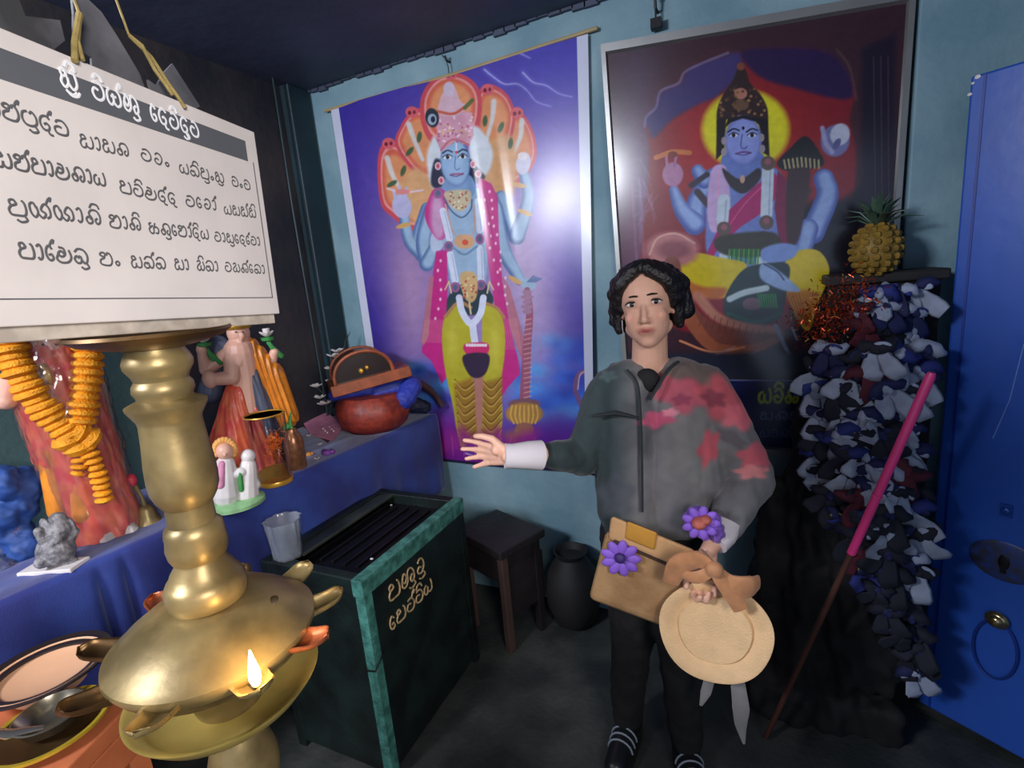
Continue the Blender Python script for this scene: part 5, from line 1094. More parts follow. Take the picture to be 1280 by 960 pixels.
lt = MB(); lc_ = on_door(1258, 638, .004); lt.box(lc_, (10 * kk, .008, 14 * kk), DR); lt.ell(lc_ + DN * .006, (4 * kk, .004, 4 * kk), DR); dpart('latch_stub', lt, mat('blue_hardware', (36, 80, 170), .3, .3))
for a, b, r_s in ((1222, 96, 5), (1212, 118, 4), (1216, 104, 3)): dpart('paint_chip', MB().ell(on_door(a, b, .0005), (r_s * .5 * kk, .0010, r_s * .4 * kk), DR, n=9, m=6), M_whit)
o = dpart('scratch', MB().tube([on_door(1280, 430, .001), on_door(1262, 500, .001), on_door(1241, 548, .001)], .0012, 5), mat('pale_scratch', (110, 150, 210), .5))
dpart('door_stile_line', MB().box(DA + DD * .03 + DN * .001 + Vector((0, 0, .965)), (.006, .004, 1.86), DR), mat('stile_groove', (16, 50, 140), .4), smooth=False)

# ================================================================== VOTIVE CLOTH HEAP (right)
M_darkc = mat('black_brown_cloth', (15, 12, 14), .85, var=.4, vscale=10, bump=.3, bscale=40)
rackb = empty('cloth_rack', (.33, 1.86, 0), 'tall dark cabinet-like rack behind the knotted cloths, beside the blue door', 'rack')
place(obj('rack_body', MB().box((.345, 1.87, .70), (.26, .13, 1.40)), M_darkc, smooth=False, bevel=.01), rackb)
place(obj('rack_cap', MB().box((.345, 1.868, 1.41), (.29, .15, .03)), mat('dark_cap_wood', (24, 19, 20), .6, var=.4), smooth=False, bevel=.005), rackb)
mb = MB(); mb.capsule((.30, 1.74, .25), (.30, 1.78, 1.25), .15, .10, 20); mb.capsule((.16, 1.72, .15), (.20, 1.78, 1.0), .12, .07, 16); mb.capsule((.06, 1.74, .12), (.10, 1.80, .72), .10, .07, 16); mb.box((.2, 1.74, .06), (.42, .26, .12))  # dark cloth core, widened leftward to stand in for shade on the wall
core = link('cloth_and_shade_mass', melt(mb, .012, 4, lambda c, n: drape(c, n, (.3, 1.9), .012, 14)), M_darkc); tag(core, 'dark brown-black cloth under the knotted rags, widened to fill the shade beside it', 'cloth')
RC = [mat('rag_white', (154, 162, 184), .8, var=.25, vscale=30, sheen=.2), mat('rag_navy', (22, 28, 78), .8, var=.3, vscale=30), mat('rag_black', (22, 24, 40), .85, var=.3), mat('rag_maroon', (84, 20, 38), .8, var=.3), mat('rag_yellow', (130, 124, 70), .8, var=.3), mat('rag_blue', (34, 46, 118), .8, var=.3)]
def rag_parts(seed, w=.075):
    rn = random.Random(seed); out = {}
    b = MB()
    P = [Vector((w * (-.5 + i / 6) * 1.25, -.012 * math.cos((i - 3) / 3 * 1.4), .010 * math.sin(i * 1.3 + seed) + .012)) for i in range(7)]
    b.tube(P, [w * .10, w * .20, w * .28, w * .16, w * .26, w * .22, w * .10], 8, flat=.9, up=(0, 0, 1)); out['band'] = b
    kn = MB(); kn.ell((0, -.018, .010), (w * .17, w * .14, w * .19), n=10, m=7); kn.ell((w * .06, -.022, .004), (w * .11, w * .10, w * .14), n=8, m=6); out['knot'] = kn
    for j, s_ in enumerate((-1, 1)):
        t = MB(); L = w * rn.uniform(.7, 1.15); x = 0; P = []
        for i in range(7): q = i / 6; P.append(Vector((s_ * w * (.08 + .34 * q * rn.uniform(.7, 1.2)), -.020 - .010 * math.sin(q * 4 + seed), .008 - L * q)))
        t.tube(P, [w * .07, w * .16, w * .22, w * .27, w * .30, w * .30, w * .24], 8, flat=.10, up=(0, 1, .1)); out['tail' + str(j)] = t
    for j, s_ in enumerate((-1, 1)):
        t = MB(); c = Vector((s_ * w * .26, -.020, w * .18)); R = Matrix.Rotation(s_ * rn.uniform(.3, .9), 3, 'Y'); t.ell(c, (w * .26, w * .05, w * .13), R, n=10, m=6); out['loop' + str(j)] = t
    return out
RAGMESH = {}
for v in range(6):
    for kx, mbx in rag_parts(v).items():
        for ci, mm in enumerate(RC):
            me = mbx.mesh('rag'); me.materials.append(mm); RAGMESH[(v, kx, ci)] = me
# colour schemes: band, knot, tails, loops
SCH = [('white knotted strip with navy band', (1, 0, 0, 0)), ('navy knotted strip with white band', (0, 1, 1, 5)), ('white strip with black band', (2, 2, 0, 0)),
       ('maroon knotted strip', (3, 3, 3, 2)), ('black and navy strip', (2, 1, 2, 1)), ('navy strip with yellowish loop', (1, 1, 5, 4)), ('white strip with mid-blue band', (5, 0, 0, 1))]
rr = random.Random(11); hp = []; row_ = 0
y_ = 366
while y_ < 940:
    frac = (y_ - 366) / 570.0
    xl = 1092 - min(1, (y_ - 366) / 90) * 72 if y_ < 560 else 1018 + (y_ - 560) * .16
    xr = 1160 - (frac * 16)
    if y_ > 590: xl += (y_ - 590) * .30
    x_ = xl + rr.uniform(0, 8); this = []
    while x_ < xr:
        this.append((x_ + rr.uniform(-5, 5), y_ + rr.uniform(-5, 5))); x_ += 27 + rr.uniform(-3, 4)
    this = [t_ for t_ in this if atY(t_[0], t_[1], 1.6).z > .12]
    hp += [(a, b, row_, len(this) - 1 - i) for i, (a, b) in enumerate(this)]; row_ += 1
    y_ += 25
NRAG = 0
ORD = ['first', 'second', 'third', 'fourth', 'fifth', 'sixth', 'seventh', 'eighth', 'ninth', 'tenth', 'eleventh', 'twelfth', 'thirteenth', 'fourteenth', 'fifteenth', 'sixteenth', 'seventeenth', 'eighteenth', 'nineteenth', 'twentieth', 'twenty-first', 'twenty-second', 'twenty-third', 'twenty-fourth']
for a, b, rw, cl in hp:
    yy = 1.60 + .10 * ((a - 1085) / 80) ** 2 + (.10 if b < 420 else 0) + rr.uniform(-.01, .015) - (.0 if b < 600 else .03)
    p = atY(a, b, yy)
    if p.z < .09: continue
    if b > 600: si = rr.choices(range(7), (2, .6, 2, .7, 7, .3, 1))[0]
    else: si = rr.choices(range(7), (6, 5, 3, 1.2, 4, .9, 4))[0]
    lab, cs = SCH[si]; v = rr.randrange(6)
    root = bpy.data.objects.new('cloth_strip', None); COL.objects.link(root); root.location = p; root.empty_display_size = .02
    root.rotation_euler = (rr.uniform(-.2, .2), rr.uniform(-.5, .5), rr.uniform(-.4, .4)); sc_ = rr.uniform(.85, 1.2); root.scale = (sc_,) * 3
    tag(root, lab + ', ' + ORD[rw] + ' row from the top, ' + ORD[cl] + ' from the blue door', 'cloth strip', 'knotted votive cloth strips'); NRAG += 1
    for kx, ci in (('band', cs[0]), ('knot', cs[1]), ('tail0', cs[2]), ('tail1', cs[2]), ('loop0', cs[3]), ('loop1', cs[3])):
        o = bpy.data.objects.new(kx.rstrip('01'), RAGMESH[(v, kx, ci)]); COL.objects.link(o); o.parent = root
print('rags', NRAG)
# pineapple
f = plane((.35, 1.80, 1.42)); k = f.k
pa = empty('pineapple', (.33, 1.80, 1.43), 'ripe pineapple with leafy crown on top of the dark rack', 'pineapple')
c_ = f(1095, 312); M_pine = mat('pineapple_skin', (146, 114, 38), .6, var=.4, vscale=40)
mb = MB(); mb.ell(c_, (21 * k, 21 * k, 25 * k), n=24, m=16); place(obj('fruit', mb, M_pine), pa)
mb = MB()
for i in range(9):
    t_ = -1.2 + 2.4 * i / 8; n_ = max(5, int(14 * math.cos(t_)))
    for j in range(n_):
        a = 2 * PI * (j + .5 * (i % 2)) / n_; d = Vector((math.cos(t_) * math.cos(a), math.cos(t_) * math.sin(a), math.sin(t_)))
        mb.ell(c_ + Vector((d.x * 20.5 * k, d.y * 20.5 * k, d.z * 24.5 * k)), (4 * k, 4 * k, 3.6 * k), n=6, m=4)
place(obj('rind_eyes', mb, M_pine), pa)
for i in range(22):
    a = 2.4 * i; L = rr.uniform(24, 40) * k; el = .25 + 1.1 * (i / 22)
    d = Vector((math.cos(a) * math.cos(el), math.sin(a) * math.cos(el), math.sin(el))); b0 = c_ + up * 22 * k + d * 3 * k
    t = MB(); t.tube([b0, b0 + d * L * .5 + up * L * .1, b0 + d * L + up * (-.1 * L)], [3.2 * k, 3.6 * k, .4 * k], 6, flat=.3, up=(0, 0, 1)); place(obj('leaf', t, mat('pineapple_leaf', (66, 92, 74), .5, var=.4) if i == 0 else bpy.data.materials['pineapple_leaf']), pa)
f = plane((.22, 1.68, 1.3))
tg_ = tinsel('tinsel', [(1080, 350, 0), (1058, 372, .02), (1036, 390, .03), (1014, 396, .03), (1030, 412, .03), (1052, 402, .03)], f, .028, 900, 'loose red-orange tinsel garland hanging left of the pineapple', .010, mat('red_orange_tinsel', (190, 70, 26), .3, .6, var=.5, vscale=80))
gt = tinsel('gold_flecks', [(1080, 350, .02), (1048, 368, .04), (1014, 396, .05), (1036, 408, .05)], f, .03, 60, 'gold flecks', .008, mat('gold_tinsel', (255, 180, 70), .25, .5)); del gt['category']; gt.parent = tg_
# broom handle
pk = empty('broom_handle', tuple(atY(990, 850, 1.55)), 'long pole, pink above and brown below, leaning by the knotted cloths', 'pole')
a0, a1, a2 = atY(1165, 466, 1.42), atY(1064, 692, 1.46), atY(985, 862, 1.50)
place(obj('pink_sleeve', MB().tube([a0, a0.lerp(a1, .02), a1], [.008, .0105, .0105], 14), mat('pink_plastic', (226, 60, 130), .35)), pk)
place(obj('pole_end', MB().tube([a1, a2, a2 + (a2 - a1) * (a2.z - .02) / max(.01, (a1.z - a2.z))], .008, 12), mat('brown_pole', (78, 44, 34), .55)), pk)
place(obj('grip_ridge', MB().tube([a1.lerp(a0, .35), a1.lerp(a0, .36)], .012, 14), bpy.data.materials['pink_plastic']), pk)

# ================================================================== THE WOMAN
f = plane((-.27, 1.40, 0)); k = f.k
per = empty('person', (f(810, 700).x, f(810, 700).y, 0), 'woman in grey jacket with pink flower print, one arm out, holding hat and bag', 'person')
def px_to_body(q): return q
# face frame: hx image right, hy up, hz out of the face
hx = f.r.copy(); hz = f.n.copy(); yaw = math.radians(-6); Rz = Matrix.Rotation(yaw, 3, 'Z'); hx = Rz @ hx; hz = Rz @ hz
tl_ = math.radians(4); hx, hy = hx * math.cos(tl_) + up * math.sin(tl_), up * math.cos(tl_) - hx * math.sin(tl_)
HC = f(808, 386, .02)
def H(x, y, z): return HC + hx * x + hy * y + hz * z          # head coordinates in metres
HR = Matrix((hx, hz, hy)).transposed()
mb = MB()
mb.ell(H(0, .030, -.022), (.070, .088, .080), HR, n=24, m=16)       # skull
mb.ell(H(0, -.028, .012), (.056, .056, .070), HR, n=24, m=16)       # face
mb.ell(H(0, -.078, .030), (.026, .026, .022), HR)                   # chin
mb.capsule(H(-.045, -.050, -.010), H(-.012, -.082, .022), .018, .016); mb.capsule(H(.045, -.050, -.010), H(.012, -.082, .022), .018, .016)
mb.ell(H(-.032, -.018, .038), (.022, .018, .020), HR); mb.ell(H(.032, -.018, .038), (.022, .018, .020), HR)   # cheeks
mb.ell(H(0, .048, .034), (.046, .026, .028), HR)                    # brow
mb.capsule(H(0, .014, .062), H(0, -.020, .080), .0065, .0090); mb.ell(H(0, -.023, .078), (.0105, .0100, .0085), HR)
mb.ell(H(-.010, -.026, .068), (.0068, .0075, .0062), HR); mb.ell(H(.010, -.026, .068), (.0068, .0075, .0062), HR)
mb.ell(H(0, -.047, .056), (.024, .014, .014), HR); mb.capsule(H(-.019, -.048, .060), H(0, -.0445, .070), .0036, .0050); mb.capsule(H(.019, -.048, .060), H(0, -.0445, .070), .0036, .0050); mb.capsule(H(-.013, -.055, .062), H(.013, -.055, .062), .0052)
for s_ in (-1, 1): mb.ell(H(s_ * .068, -.004, -.012), (.008, .016, .026), HR)
# neck and shoulders under the clothes
NB = f(812, 462, -.03)
mb.capsule(H(0, -.060, -.030), NB, .046, .050, 18)
SA, SB = f(764, 486, -.02), f(880, 486, -.03)
mb.capsule(NB, SA, .045, .050); mb.capsule(NB, SB, .045, .050)
CH = f(815, 540, -.02); PV = f(812, 662, -.02)
mb.capsule(f(790, 505, -.02), f(795, 590, -.02), .085, .075, 18); mb.capsule(f(842, 505, -.03), f(836, 590, -.02), .085, .075, 18); mb.capsule(f(795, 600, -.02), f(788, 668, -.02), .078, .088, 18); mb.capsule(f(836, 600, -.02), f(838, 668, -.02), .078, .088, 18)
# legs
FA, FB = f(783, 880, -.0), f(858, 925, .06)
FA = Vector((FA.x, FA.y, .08)); FB = Vector((FB.x, FB.y, .08))
KA = f(790, 775, .04); KB = f(848, 790, .05)
mb.capsule(f(788, 680, -.02), KA, .082, .055, 18); mb.capsule(KA, FA, .054, .036, 16); mb.capsule(f(838, 680, -.02), KB, .082, .055, 18); mb.capsule(KB, FB, .054, .036, 16)
for ft, dd in ((FA, -.25), (FB, .12)):
    d_f = (f.n + f.r * dd).normalized(); mb.capsule(Vector((ft.x, ft.y, .045)) - d_f * .03, Vector((ft.x, ft.y, .032)) + d_f * .13, .032, .026)
# arms
EA, WA = f(728, 570, .02), f(668, 569, .14)
EB, WB = f(938, 598, -.02), f(896, 672, .13)
mb.capsule(SA, EA, .044, .036, 14); mb.capsule(EA, WA, .036, .024, 14); mb.capsule(SB, EB, .044, .036, 14); mb.capsule(EB, WB, .036, .024, 14)
def hand(mb, W, fwd, thumb, pal, sc=1.0, curl=.15, spread=.12, tcurl=.2, Lf=1.0):
    """palm and five bent fingers; pal = direction the palm faces, thumb = side the thumb leaves from"""
    fwd = Vector(fwd).normalized(); thumb = (Vector(thumb) - fwd * Vector(thumb).dot(fwd)).normalized(); pal = (Vector(pal) - fwd * Vector(pal).dot(fwd) - thumb * Vector(pal).dot(thumb)).normalized()
    s = sc
    for i in range(4):
        o = (.027 - .018 * i) * s; K = W + fwd * (.082 - .004 * abs(i - 1)) * s + thumb * o
        mb.capsule(W + thumb * o * .62 + fwd * .008 * s, K, .0125 * s, .0105 * s, 10)
        L = (.040, .045, .042, .033)[i] * s * Lf; a = spread * (1.2 - i * .8); c = curl * (1 + .25 * i); p = K; r = .0092 * s
        for j in range(3):
            d = (fwd * math.cos(c * (j + .6) * 1.2) + pal * math.sin(c * (j + .6) * 1.2) + thumb * math.sin(a)).normalized(); q = p + d * L * (1, .64, .5)[j]
            mb.capsule(p, q, r, r * .92, 10); p = q; r *= .92
    B = W + thumb * .022 * s + fwd * .018 * s
    T1 = B + (fwd * .62 + thumb * .75 + pal * .18).normalized() * .040 * s; T2 = T1 + (fwd * .85 + thumb * (.5 - tcurl) + pal * (.1 + tcurl)).normalized() * .030 * s; T3 = T2 + (fwd * 1 + thumb * (.3 - tcurl) + pal * (.12 + tcurl)).normalized() * .024 * s
    mb.capsule(B, T1, .0145 * s, .0115 * s, 10); mb.capsule(T1, T2, .0112 * s, .0100 * s, 10); mb.capsule(T2, T3, .0100 * s, .0085 * s, 10)
    mb.ell(W + fwd * .035 * s + thumb * .018 * s + pal * .008 * s, (.016 * s,) * 3)
HA = f(636, 570, .17)
mb.capsule(WA, HA, .024, .021, 12)
hand(mb, HA, -f.r * 1.0 - f.n * .55 - up * .10, up * .9 + f.n * .1, f.n * .8 + up * .5, .94, .10, .16)
HB = f(884, 690, .17)
mb.capsule(WB, HB, .024, .020, 12)
hand(mb, HB, -up * .75 + f.n * .25 - f.r * .15, -f.r * .9 + f.n * .3, -f.n * .2 - f.r * .6 + f.n * .9, .95, .75, .03, .35)
body = melt(mb, .0042, 3)
cb = coords(body); hc = np.array(HC); rel = cb - hc
lx, ly, lz = rel @ np.array(hx), rel @ np.array(hy), rel @ np.array(hz)
skin = np.tile(lin((222, 172, 148)), (len(cb), 1))
def wmix(c, wgt, col): wgt = np.clip(wgt, 0, 1)[:, None]; return c * (1 - wgt) + lin(col) * wgt
lip = np.exp(-((lx / .021) ** 4)) * np.exp(-(((ly + .0500) / .0085) ** 4)) * (lz > .045)
skin = wmix(skin, lip * .85, (178, 84, 84))
skin = wmix(skin, np.exp(-(((np.abs(lx) - .034) / .016) ** 2) - ((ly + .018) / .014) ** 2) * (lz > .02) * .30, (224, 130, 112))
skin = wmix(skin, np.exp(-((lx / .018) ** 4) - ((ly + .0515) / .0012) ** 2) * (lz > .05) * .8, (110, 44, 48))
skin = wmix(skin, np.exp(-(((np.abs(lx) - .010) / .0030) ** 2) - ((ly + .0310) / .0024) ** 2) * (lz > .06) * .7, (120, 66, 56))
skin = wmix(skin, np.exp(-(((np.abs(lx) - .031) / .017) ** 4) - ((ly - .020) / .011) ** 4) * (lz > .03) * .35, (150, 100, 92))
paint(body, skin)
M_body = mat('skin', (255, 255, 255), .5, vcol=True, var=.04, vscale=30); M_body.node_tree.nodes['Principled BSDF'].inputs['Subsurface Weight'].default_value = .12; M_body.node_tree.nodes['Principled BSDF'].inputs['Subsurface Radius'].default_value = (.02, .008, .004)
place(link('body', body, M_body), per)
M_hair = mat('black_hair', (24, 20, 22), .42, var=.3, vscale=40, bump=.4, bscale=160)
M_eyew = mat('eye_white', (226, 222, 218), .2); M_iris = mat('dark_iris', (34, 22, 18), .12)
for s_ in (-1, 1):
    e = place(obj('eyeball', MB().ell(H(s_ * .030, .019, .0505), (.0150, .0115, .0068), HR, n=20, m=12), M_eyew), per)
    ir = MB(); ir.ell(H(s_ * .030 + .001, .0190, .0596), (.0062, .0030, .0060), HR, n=16, m=8); o = obj('iris', ir, M_iris); o.parent = e; 
    place(obj('eyelid', MB().tube([H(s_ * .030 + a * .0165, .0190 + .0075 * (1 - a * a) , .0635 - .011 * a * a) for a in (-1, -.6, -.2, .2, .6, 1)], [.0012, .0020, .0024, .0024, .0020, .0012], 8), mat('dark_lash', (36, 24, 24), .5)), per)
    place(obj('eyebrow', MB().tube([H(s_ * (.012 + .010 * a), .0385 + .0022 * a - .0011 * a * a, .0675 - .0040 * a * a * .8) for a in (0, 1, 2, 3)], [.0026, .0032, .0028, .0012], 8, flat=.8), M_hair), per)
# hair: rounded mass parted above the brow, gathered loosely behind
mb = MB()
for i in range(30):
    a = math.radians(-18 + 216 * i / 29); rr_ = .080 + .010 * math.sin(i * 2.1)
    x, y = rr_ * math.cos(a), .032 + .078 * math.sin(a); mb.ell(H(x * .93, y, -.012 + .020 * math.sin(a)), (.019, .040, .019), HR, n=12, m=8)
mb.ell(H(0, .040, -.045), (.080, .075, .080), HR, n=24, m=16); mb.ell(H(0, .104, .002), (.046, .040, .018), HR)
for s_ in (-1, 1):
    mb.capsule(H(s_ * .020, .100, .040), H(s_ * .058, .070, .036), .018, .018); mb.capsule(H(s_ * .058, .070, .036), H(s_ * .072, .020, .010), .017, .016); mb.capsule(H(s_ * .074, .030, -.005), H(s_ * .078, -.048, -.018), .018, .015)
mb.capsule(H(-.080, .03, -.01), H(-.098, -.028, -.02), .014, .009); mb.capsule(H(.074, .05, -.02), H(.092, -.030, -.03), .018, .012); mb.capsule(H(.05, -.02, -.06), H(-.05, -.03, -.06), .040, .040)
mb.capsule(H(.082, .055, -.030), H(.098, -.020, -.035), .028, .022); mb.capsule(H(.06, .085, -.02), H(.088, .05, -.02), .024, .026); mb.capsule(H(-.07, .06, -.02), H(-.088, .0, -.03), .022, .018)
hair = melt(mb, .0045, 5, lambda c, n: c + n * .0035 * mnoise.noise(Vector((c.x * 120, c.y * 120, c.z * 26))))
place(link('hair', hair, M_hair), per)
for i in range(16):
    a = math.radians(rr.uniform(-30, 210)); q = H(.084 * math.cos(a), .036 + .080 * math.sin(a), -.01); e = H((.084 + rr.uniform(.01, .022)) * math.cos(a + .15), .036 + (.080 + rr.uniform(.008, .02)) * math.sin(a + .15) - .012, -.012)
    place(obj('loose_strand', MB().tube([q, q.lerp(e, .5) + hy * .004, e], [.0016, .0012, .0004], 5), M_hair), per)
# earring
place(obj('ear_string', MB().tube([H(-.066, -.022, .0), H(-.067, -.04, .004), H(-.066, -.058, .006)], .0010, 6), mat('silver_thread', (170, 170, 175), .3, .8)), per)

# jacket
mb = MB()
mb.capsule(f(786, 492, -.02), f(786, 590, -.01), .098, .098, 20); mb.capsule(f(848, 492, -.03), f(848, 590, -.02), .102, .104, 20); mb.capsule(f(786, 590, -.01), f(790, 640, 0), .098, .100, 20); mb.capsule(f(846, 590, -.02), f(846, 636, -.01), .104, .100, 20)
mb.capsule(f(800, 480, -.05), SA, .062, .062, 16); mb.capsule(f(826, 480, -.05), SB, .062, .070, 16)
mb.capsule(SA, EA, .064, .056, 16); mb.capsule(EA, f(690, 569, .10), .056, .040, 16)
mb.capsule(SB, EB, .072, .066, 16); mb.capsule(EB, f(908, 656, .10), .064, .044, 16)
mb.capsule(f(872, 540, .0), f(880, 600, .02), .060, .050)
bl_ = f(812, 668, .02)
def jk(c, n):
    c2 = c + n * .006 * (mnoise.noise(Vector((c.x * 18, c.y * 18, c.z * 11))) + .5 * mnoise.noise(Vector((c.x * 40, c.y * 40, c.z * 26))))
    if c2.z < bl_.z and abs((c2 - bl_).dot(f.r)) < .2 : c2.z = bl_.z + (c2.z - bl_.z) * .12
    return c2
jm = melt(mb, .0055, 4, jk)
cj = coords(jm); jx, jy = to_px(cj)
front = (cj - np.array(per.location)) @ np.array(f.n)
colj = np.tile(np.array((116., 114, 117)), (len(cj), 1))
def jmix(wgt, col):
    global colj
    wgt = np.clip(wgt, 0, 1)[:, None]; colj = colj * (1 - wgt) + np.array(col, float) * wgt
def blob(x, y, rx, ry, rot=0.0):
    t = math.radians(rot); dx, dy = jx - x, jy - y; u = (dx * math.cos(t) + dy * math.sin(t)) / rx; v = (-dx * math.sin(t) + dy * math.cos(t)) / ry
    a = np.arctan2(v, u); return np.clip((1 + .16 * np.sin(5 * a + x) - np.sqrt(u * u + v * v)) * 3.2, 0, 1)
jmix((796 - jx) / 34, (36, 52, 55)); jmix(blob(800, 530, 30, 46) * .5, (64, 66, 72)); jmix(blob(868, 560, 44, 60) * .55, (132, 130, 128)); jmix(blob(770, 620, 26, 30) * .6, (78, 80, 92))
jmix(blob(872, 470, 46, 20, 8) * .65, (118, 94, 84))
for x, y, rx, ry, rt, c in ((850, 492, 40, 24, 20, (196, 84, 104)), (822, 524, 26, 12, -10, (206, 84, 120)), (905, 500, 42, 28, 35, (206, 84, 96)), (925, 520, 26, 20, 0, (226, 110, 124)), (945, 570, 26, 18, -10, (224, 96, 110)), (940, 590, 24, 10, 0, (236, 140, 140)), (886, 560, 14, 26, 15, (206, 84, 98)),
                            (892, 498, 18, 12, 20, (140, 60, 76)), (852, 500, 14, 8, 0, (150, 60, 90)), (838, 516, 12, 6, 0, (232, 140, 160)), (915, 548, 24, 9, 30, (100, 92, 98)), (760, 470, 12, 8, 0, (70, 90, 92))):
    jmix(blob(x, y, rx, ry, rt) * .88, c)
colj *= (1 + .03 * np.sin(jx * .21 + 2 * np.sin(jy * .13)) * np.sin(jy * .17))[:, None]
paint(jm, lin(np.clip(colj, 0, 255)))
M_jack = mat('printed_jacket_cloth', (255, 255, 255), .8, vcol=True, var=.12, vscale=20, bump=.1, bscale=300, sheen=.15)
jo = place(link('jacket', jm, M_jack), per)
# jacket details: collar edge, open front placket, under-shirt, hem
M_blk = mat('black_shirt', (20, 20, 24), .8); M_dk = mat('dark_placket', (44, 50, 54), .8)
place(obj('undershirt', MB().ell(f(809, 476, .040), (.034, .020, .034), HR), M_blk), per)
pts = [f(784, 462, .052), f(796, 478, .078), f(800, 510, .092), f(802, 560, .100), f(803, 640, .108)]
place(obj('placket', MB().tube([Vector(p.tolist()) for p in smoothline(pts, 5)], [.0045] * 21, 8, flat=.4), M_dk), per)
pts = [f(848, 452, .02), f(836, 462, .050), f(824, 480, .074), f(812, 500, .088)]
place(obj('collar', MB().tube([Vector(p.tolist()) for p in smoothline(pts, 5)], [.006] * 16, 8, flat=.6), M_dk), per)
pts = [f(740, 520, .085), f(770, 516, .092), f(798, 522, .098)]
place(obj('pocket_flap', MB().tube(pts, [.006, .012, .006], 8, flat=.5), M_dk), per)
M_cuff = mat('cream_knit_cuff', (216, 208, 214), .85, var=.1)
mb = MB(); d_ = (HA - WA).normalized(); mb.tube([f(676, 569, .125), f(660, 569, .145), f(640, 570, .165), f(631, 570, .172)], [.041, .038, .033, .034], 20); place(obj('cuff', mb, M_cuff), per)
mb = MB(); mb.tube([f(906, 652, .105), f(900, 668, .125), f(893, 680, .150)], [.042, .040, .032], 18); place(obj('cuff', mb, M_cuff), per)
# trousers and shoes
mb = MB(); mb.capsule(f(788, 662, -.02), KA, .094, .068, 18); mb.capsule(KA, FA + up * .02, .066, .050, 18); mb.capsule(f(838, 662, -.02), KB, .094, .068, 18); mb.capsule(KB, FB + up * .02, .066, .050, 18); mb.capsule(f(790, 655, -.02), f(836, 655, -.02), .088, .088)
M_trou = mat('black_trousers', (18, 17, 20), .85, var=.3)
mobj('trousers', mb, .008, 4, M_trou, per, lambda c, n: fold(c, n, .006, 22))
M_shoe = mat('black_shoe', (26, 28, 32), .4); M_strap = mat('pale_strap', (140, 150, 164), .5)
for ft, dd in ((FA, -.25), (FB, .12)):
    d_f = (f.n + f.r * dd).normalized(); a_ = Vector((ft.x, ft.y, .048)) - d_f * .035; b_ = Vector((ft.x, ft.y, .036)) + d_f * .14; sd = up.cross(d_f).normalized()
    mb = MB(); mb.capsule(a_, b_, .042, .034, 16); me = melt(mb, .006, 3); place(link('shoe', me, M_shoe), per)
    so = MB(); so.prism([Vector((p.x, p.y, .001)) for p in [a_.lerp(b_, t_) + sd * s_ * w_ for t_, s_, w_ in ((-.2, 1, .030), (.1, 1, .042), (.6, 1, .042), (1.1, 1, .032), (1.22, 0, 0), (1.1, -1, .032), (.6, -1, .042), (.1, -1, .042), (-.2, -1, .030))]], (0, 0, 1), .014); place(obj('sole', so, M_blk, smooth=False), per)
    for t_ in (.42, .55, .68):
        c_ = a_.lerp(b_, t_); r0 = .041 - .007 * t_ + .002; place(obj('shoe_strap', MB().tube([c_ + sd * r0 * math.cos(q) + up * r0 * math.sin(q) for q in [PI * i / 10 for i in range(11)]], .0028, 8), M_strap), per)

# scrunchie on the wrist
mb = MB(); wc = f(880, 656, .150); ax = (HB - WB).normalized(); q3 = ax.to_track_quat('Z', 'Y').to_matrix()
for i in range(18):
    a = 2 * PI * i / 18; mb.ell(wc + q3 @ Vector((.040 * math.cos(a), .040 * math.sin(a), .006 * math.sin(i * 2.4))), (.015, .015, .017), n=10, m=8)
o = link('flower_wristband', melt(mb, .003, 1, lambda c, n: fold(c, n, .004, 90)), mat('violet_petal_cloth', (140, 96, 214), .6, var=.4, vscale=50, sheen=.3)); tag(o, 'violet ruffled flower wristband with orange centre on her bent wrist', 'wristband')
o2 = obj('flower_centre', MB().ell(f(874, 654, .205), (.018, .018, .016)).ell(f(882, 650, .205), (.014, .014, .012)), mat('orange_pink_centre', (206, 110, 96), .6, var=.3, vscale=60)); o2.parent = o
for i in range(9):
    a = 2 * PI * i / 9; c_ = f(876, 654, .195); d = f.r * math.cos(a) + up * math.sin(a); pe = obj('petal', MB().ell(c_ + d * .030, (.016, .006, .011), Matrix((d, f.n, d.cross(f.n))).transposed(), n=10, m=6), mat('violet_petal', (150, 104, 226), .6, var=.3)); pe.parent = o

# handbag
bag = empty('handbag', f(800, 718, .16), 'tan canvas handbag with violet flower and ochre patch held at her hip', 'bag')
M_bag = mat('tan_canvas', (176, 138, 96), .8, var=.25, vscale=14, bump=.2, bscale=150, dark=(150, 112, 74))
A0, A1, A2, A3 = f(760, 648, .17), f(870, 692, .17), f(842, 788, .15), f(738, 750, .15)
def quadbox(pf, off0, off1, name, m, bev=.006, seg=1):
    mb = MB(); P = [f(a, b, o + off0) for a, b, o in pf] + [f(a, b, o + off1) for a, b, o in pf]; mb.hexa([P[i] for i in (3, 2, 1, 0, 7, 6, 5, 4)], ); return place(obj(name, mb, m, smooth=False, bevel=bev), bag)
quadbox([(758, 662, .17), (866, 706, .17), (838, 786, .16), (736, 748, .16)], -.05, .03, 'bag_body', M_bag, .014)
quadbox([(764, 644, .17), (870, 688, .17), (862, 716, .172), (760, 674, .172)], -.045, .038, 'top_flap', mat('light_tan_flap', (206, 160, 112), .8, var=.2, vscale=14), .010)
quadbox([(768, 674, .17), (846, 708, .17), (844, 712, .17), (766, 678, .17)], .028, .040, 'zip', mat('zip_dark', (70, 48, 36), .5), .001)
quadbox([(784, 651, .17), (822, 666, .17), (818, 688, .171), (781, 673, .171)], .030, .046, 'ochre_patch', mat('ochre_cloth', (196, 140, 52), .7, var=.3), .005)
fl = empty('flower_charm', f(776, 698, .21), 'violet cloth flower with dark centre pinned on the tan bag', 'flower charm')
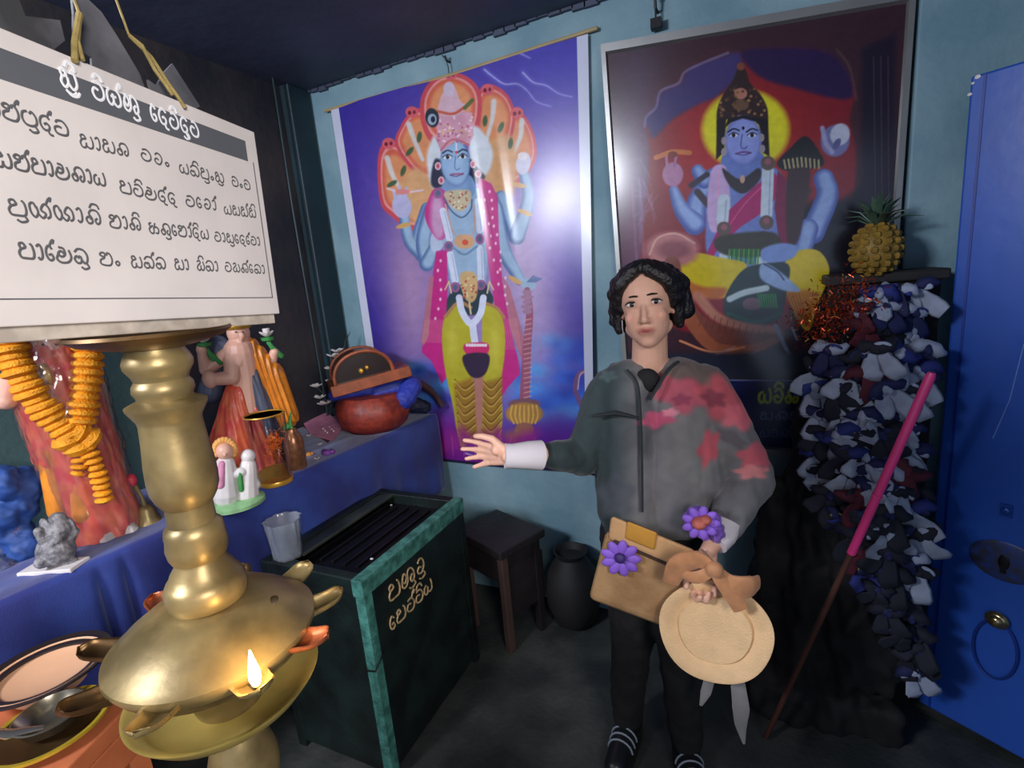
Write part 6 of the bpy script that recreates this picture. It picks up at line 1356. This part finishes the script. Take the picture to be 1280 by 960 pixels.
for i in range(9):
    a = 2 * PI * i / 9; d = f.r * math.cos(a) + up * math.sin(a); place(obj('petal', MB().ell(f(776, 698, .212) + d * .030, (.022, .007, .013), Matrix((d, f.n, d.cross(f.n))).transposed(), n=12, m=8), mat('violet_petal', (150, 104, 226), .6, var=.3) if False else bpy.data.materials['violet_petal']), fl)
place(obj('flower_centre', MB().ell(f(775, 698, .224), (.014, .010, .014)), mat('dark_violet', (60, 40, 110), .6)), fl)

# straw hat with ribbon
hc_ = f(893, 788, .24); hk_ = f(893, 788, .24)
hat = empty('sun_hat', hc_, 'cream straw sun hat with tan ribbon bow hanging from her hand', 'hat')
ax = (f.n * 1.0 - f.r * .18 + up * .18).normalized(); q3 = ax.to_track_quat('Z', 'Y').to_matrix()
M_hat = mat('cream_straw', (232, 192, 144), .7, var=.12, vscale=20, bump=.3, bscale=220)
rb = 70 * (CAM - hc_).dot(f.n) / F_PX; mb = MB()
mb.lathe([(rb * .64, .004), (rb * .68, -.004), (rb * .82, .004), (rb * .96, .012), (rb, .011), (rb * 1.0, .007), (rb * .96, .007), (rb * .82, -.001), (rb * .70, -.010), (rb * .655, -.010)], 72, c=hc_, rot=q3, wob=lambda a, z: 1 + .025 * math.sin(2 * a + .5) + .012 * math.sin(5 * a)); place(obj('brim', mb, M_hat), hat)
mb = MB(); mb.lathe([(rb * .655, -.004), (rb * .62, -.050), (rb * .53, -.095), (rb * .34, -.115), (.001, -.118), (.001, -.122), (rb * .36, -.119), (rb * .55, -.099), (rb * .65, -.050), (rb * .68, -.006)], 64, c=hc_, rot=q3); place(obj('crown', mb, M_hat), hat)
M_rib = mat('tan_ribbon', (196, 136, 92), .6, var=.25, vscale=30, sheen=.2)
def rib(pts, rad, name='ribbon', m=M_rib, fl_=.3, par=hat, up_v=None):
    P = [Vector(p.tolist()) for p in smoothline([f(*p) for p in pts], 5)]; R_2 = np.interp(np.linspace(0, 1, len(P)), np.linspace(0, 1, len(rad)), rad).tolist()
    return place(obj(name, MB().tube(P, R_2, 10, flat=fl_, up=up_v or tuple(f.n)), m), par)
rib([(838, 728, .25), (850, 706, .27), (872, 700, .28), (893, 712, .285)], [.020, .030, .028, .014], 'bow_loop')
rib([(893, 712, .285), (912, 730, .285), (936, 734, .28), (948, 728, .26)], [.014, .026, .030, .020], 'bow_loop')
rib([(893, 708, .29), (900, 724, .29), (914, 742, .285), (926, 762, .28)], [.014, .016, .020, .018], 'bow_tail')
rib([(850, 716, .26), (870, 722, .285), (893, 712, .292)], [.012, .016, .012], 'bow_tail')
place(obj('bow_knot', MB().ell(f(893, 712, .295), (.020, .016, .020)), M_rib), hat)
rib([(880, 690, .20), (888, 700, .25), (893, 712, .285)], [.012, .012, .012], 'hanging_loop')
rib([(922, 852, .21), (926, 885, .21), (926, 905, .21), (930, 930, .21)], [.018, .022, .016, .003], 'ribbon_end', mat('grey_ribbon', (150, 146, 146), .7, var=.3))
rib([(886, 852, .20), (882, 866, .20), (876, 882, .20)], [.014, .014, .004], 'ribbon_end', bpy.data.materials['grey_ribbon'])

po.location = po.location + Vector((.045, -.048, 0))          # a hand's breadth clear of the back wall
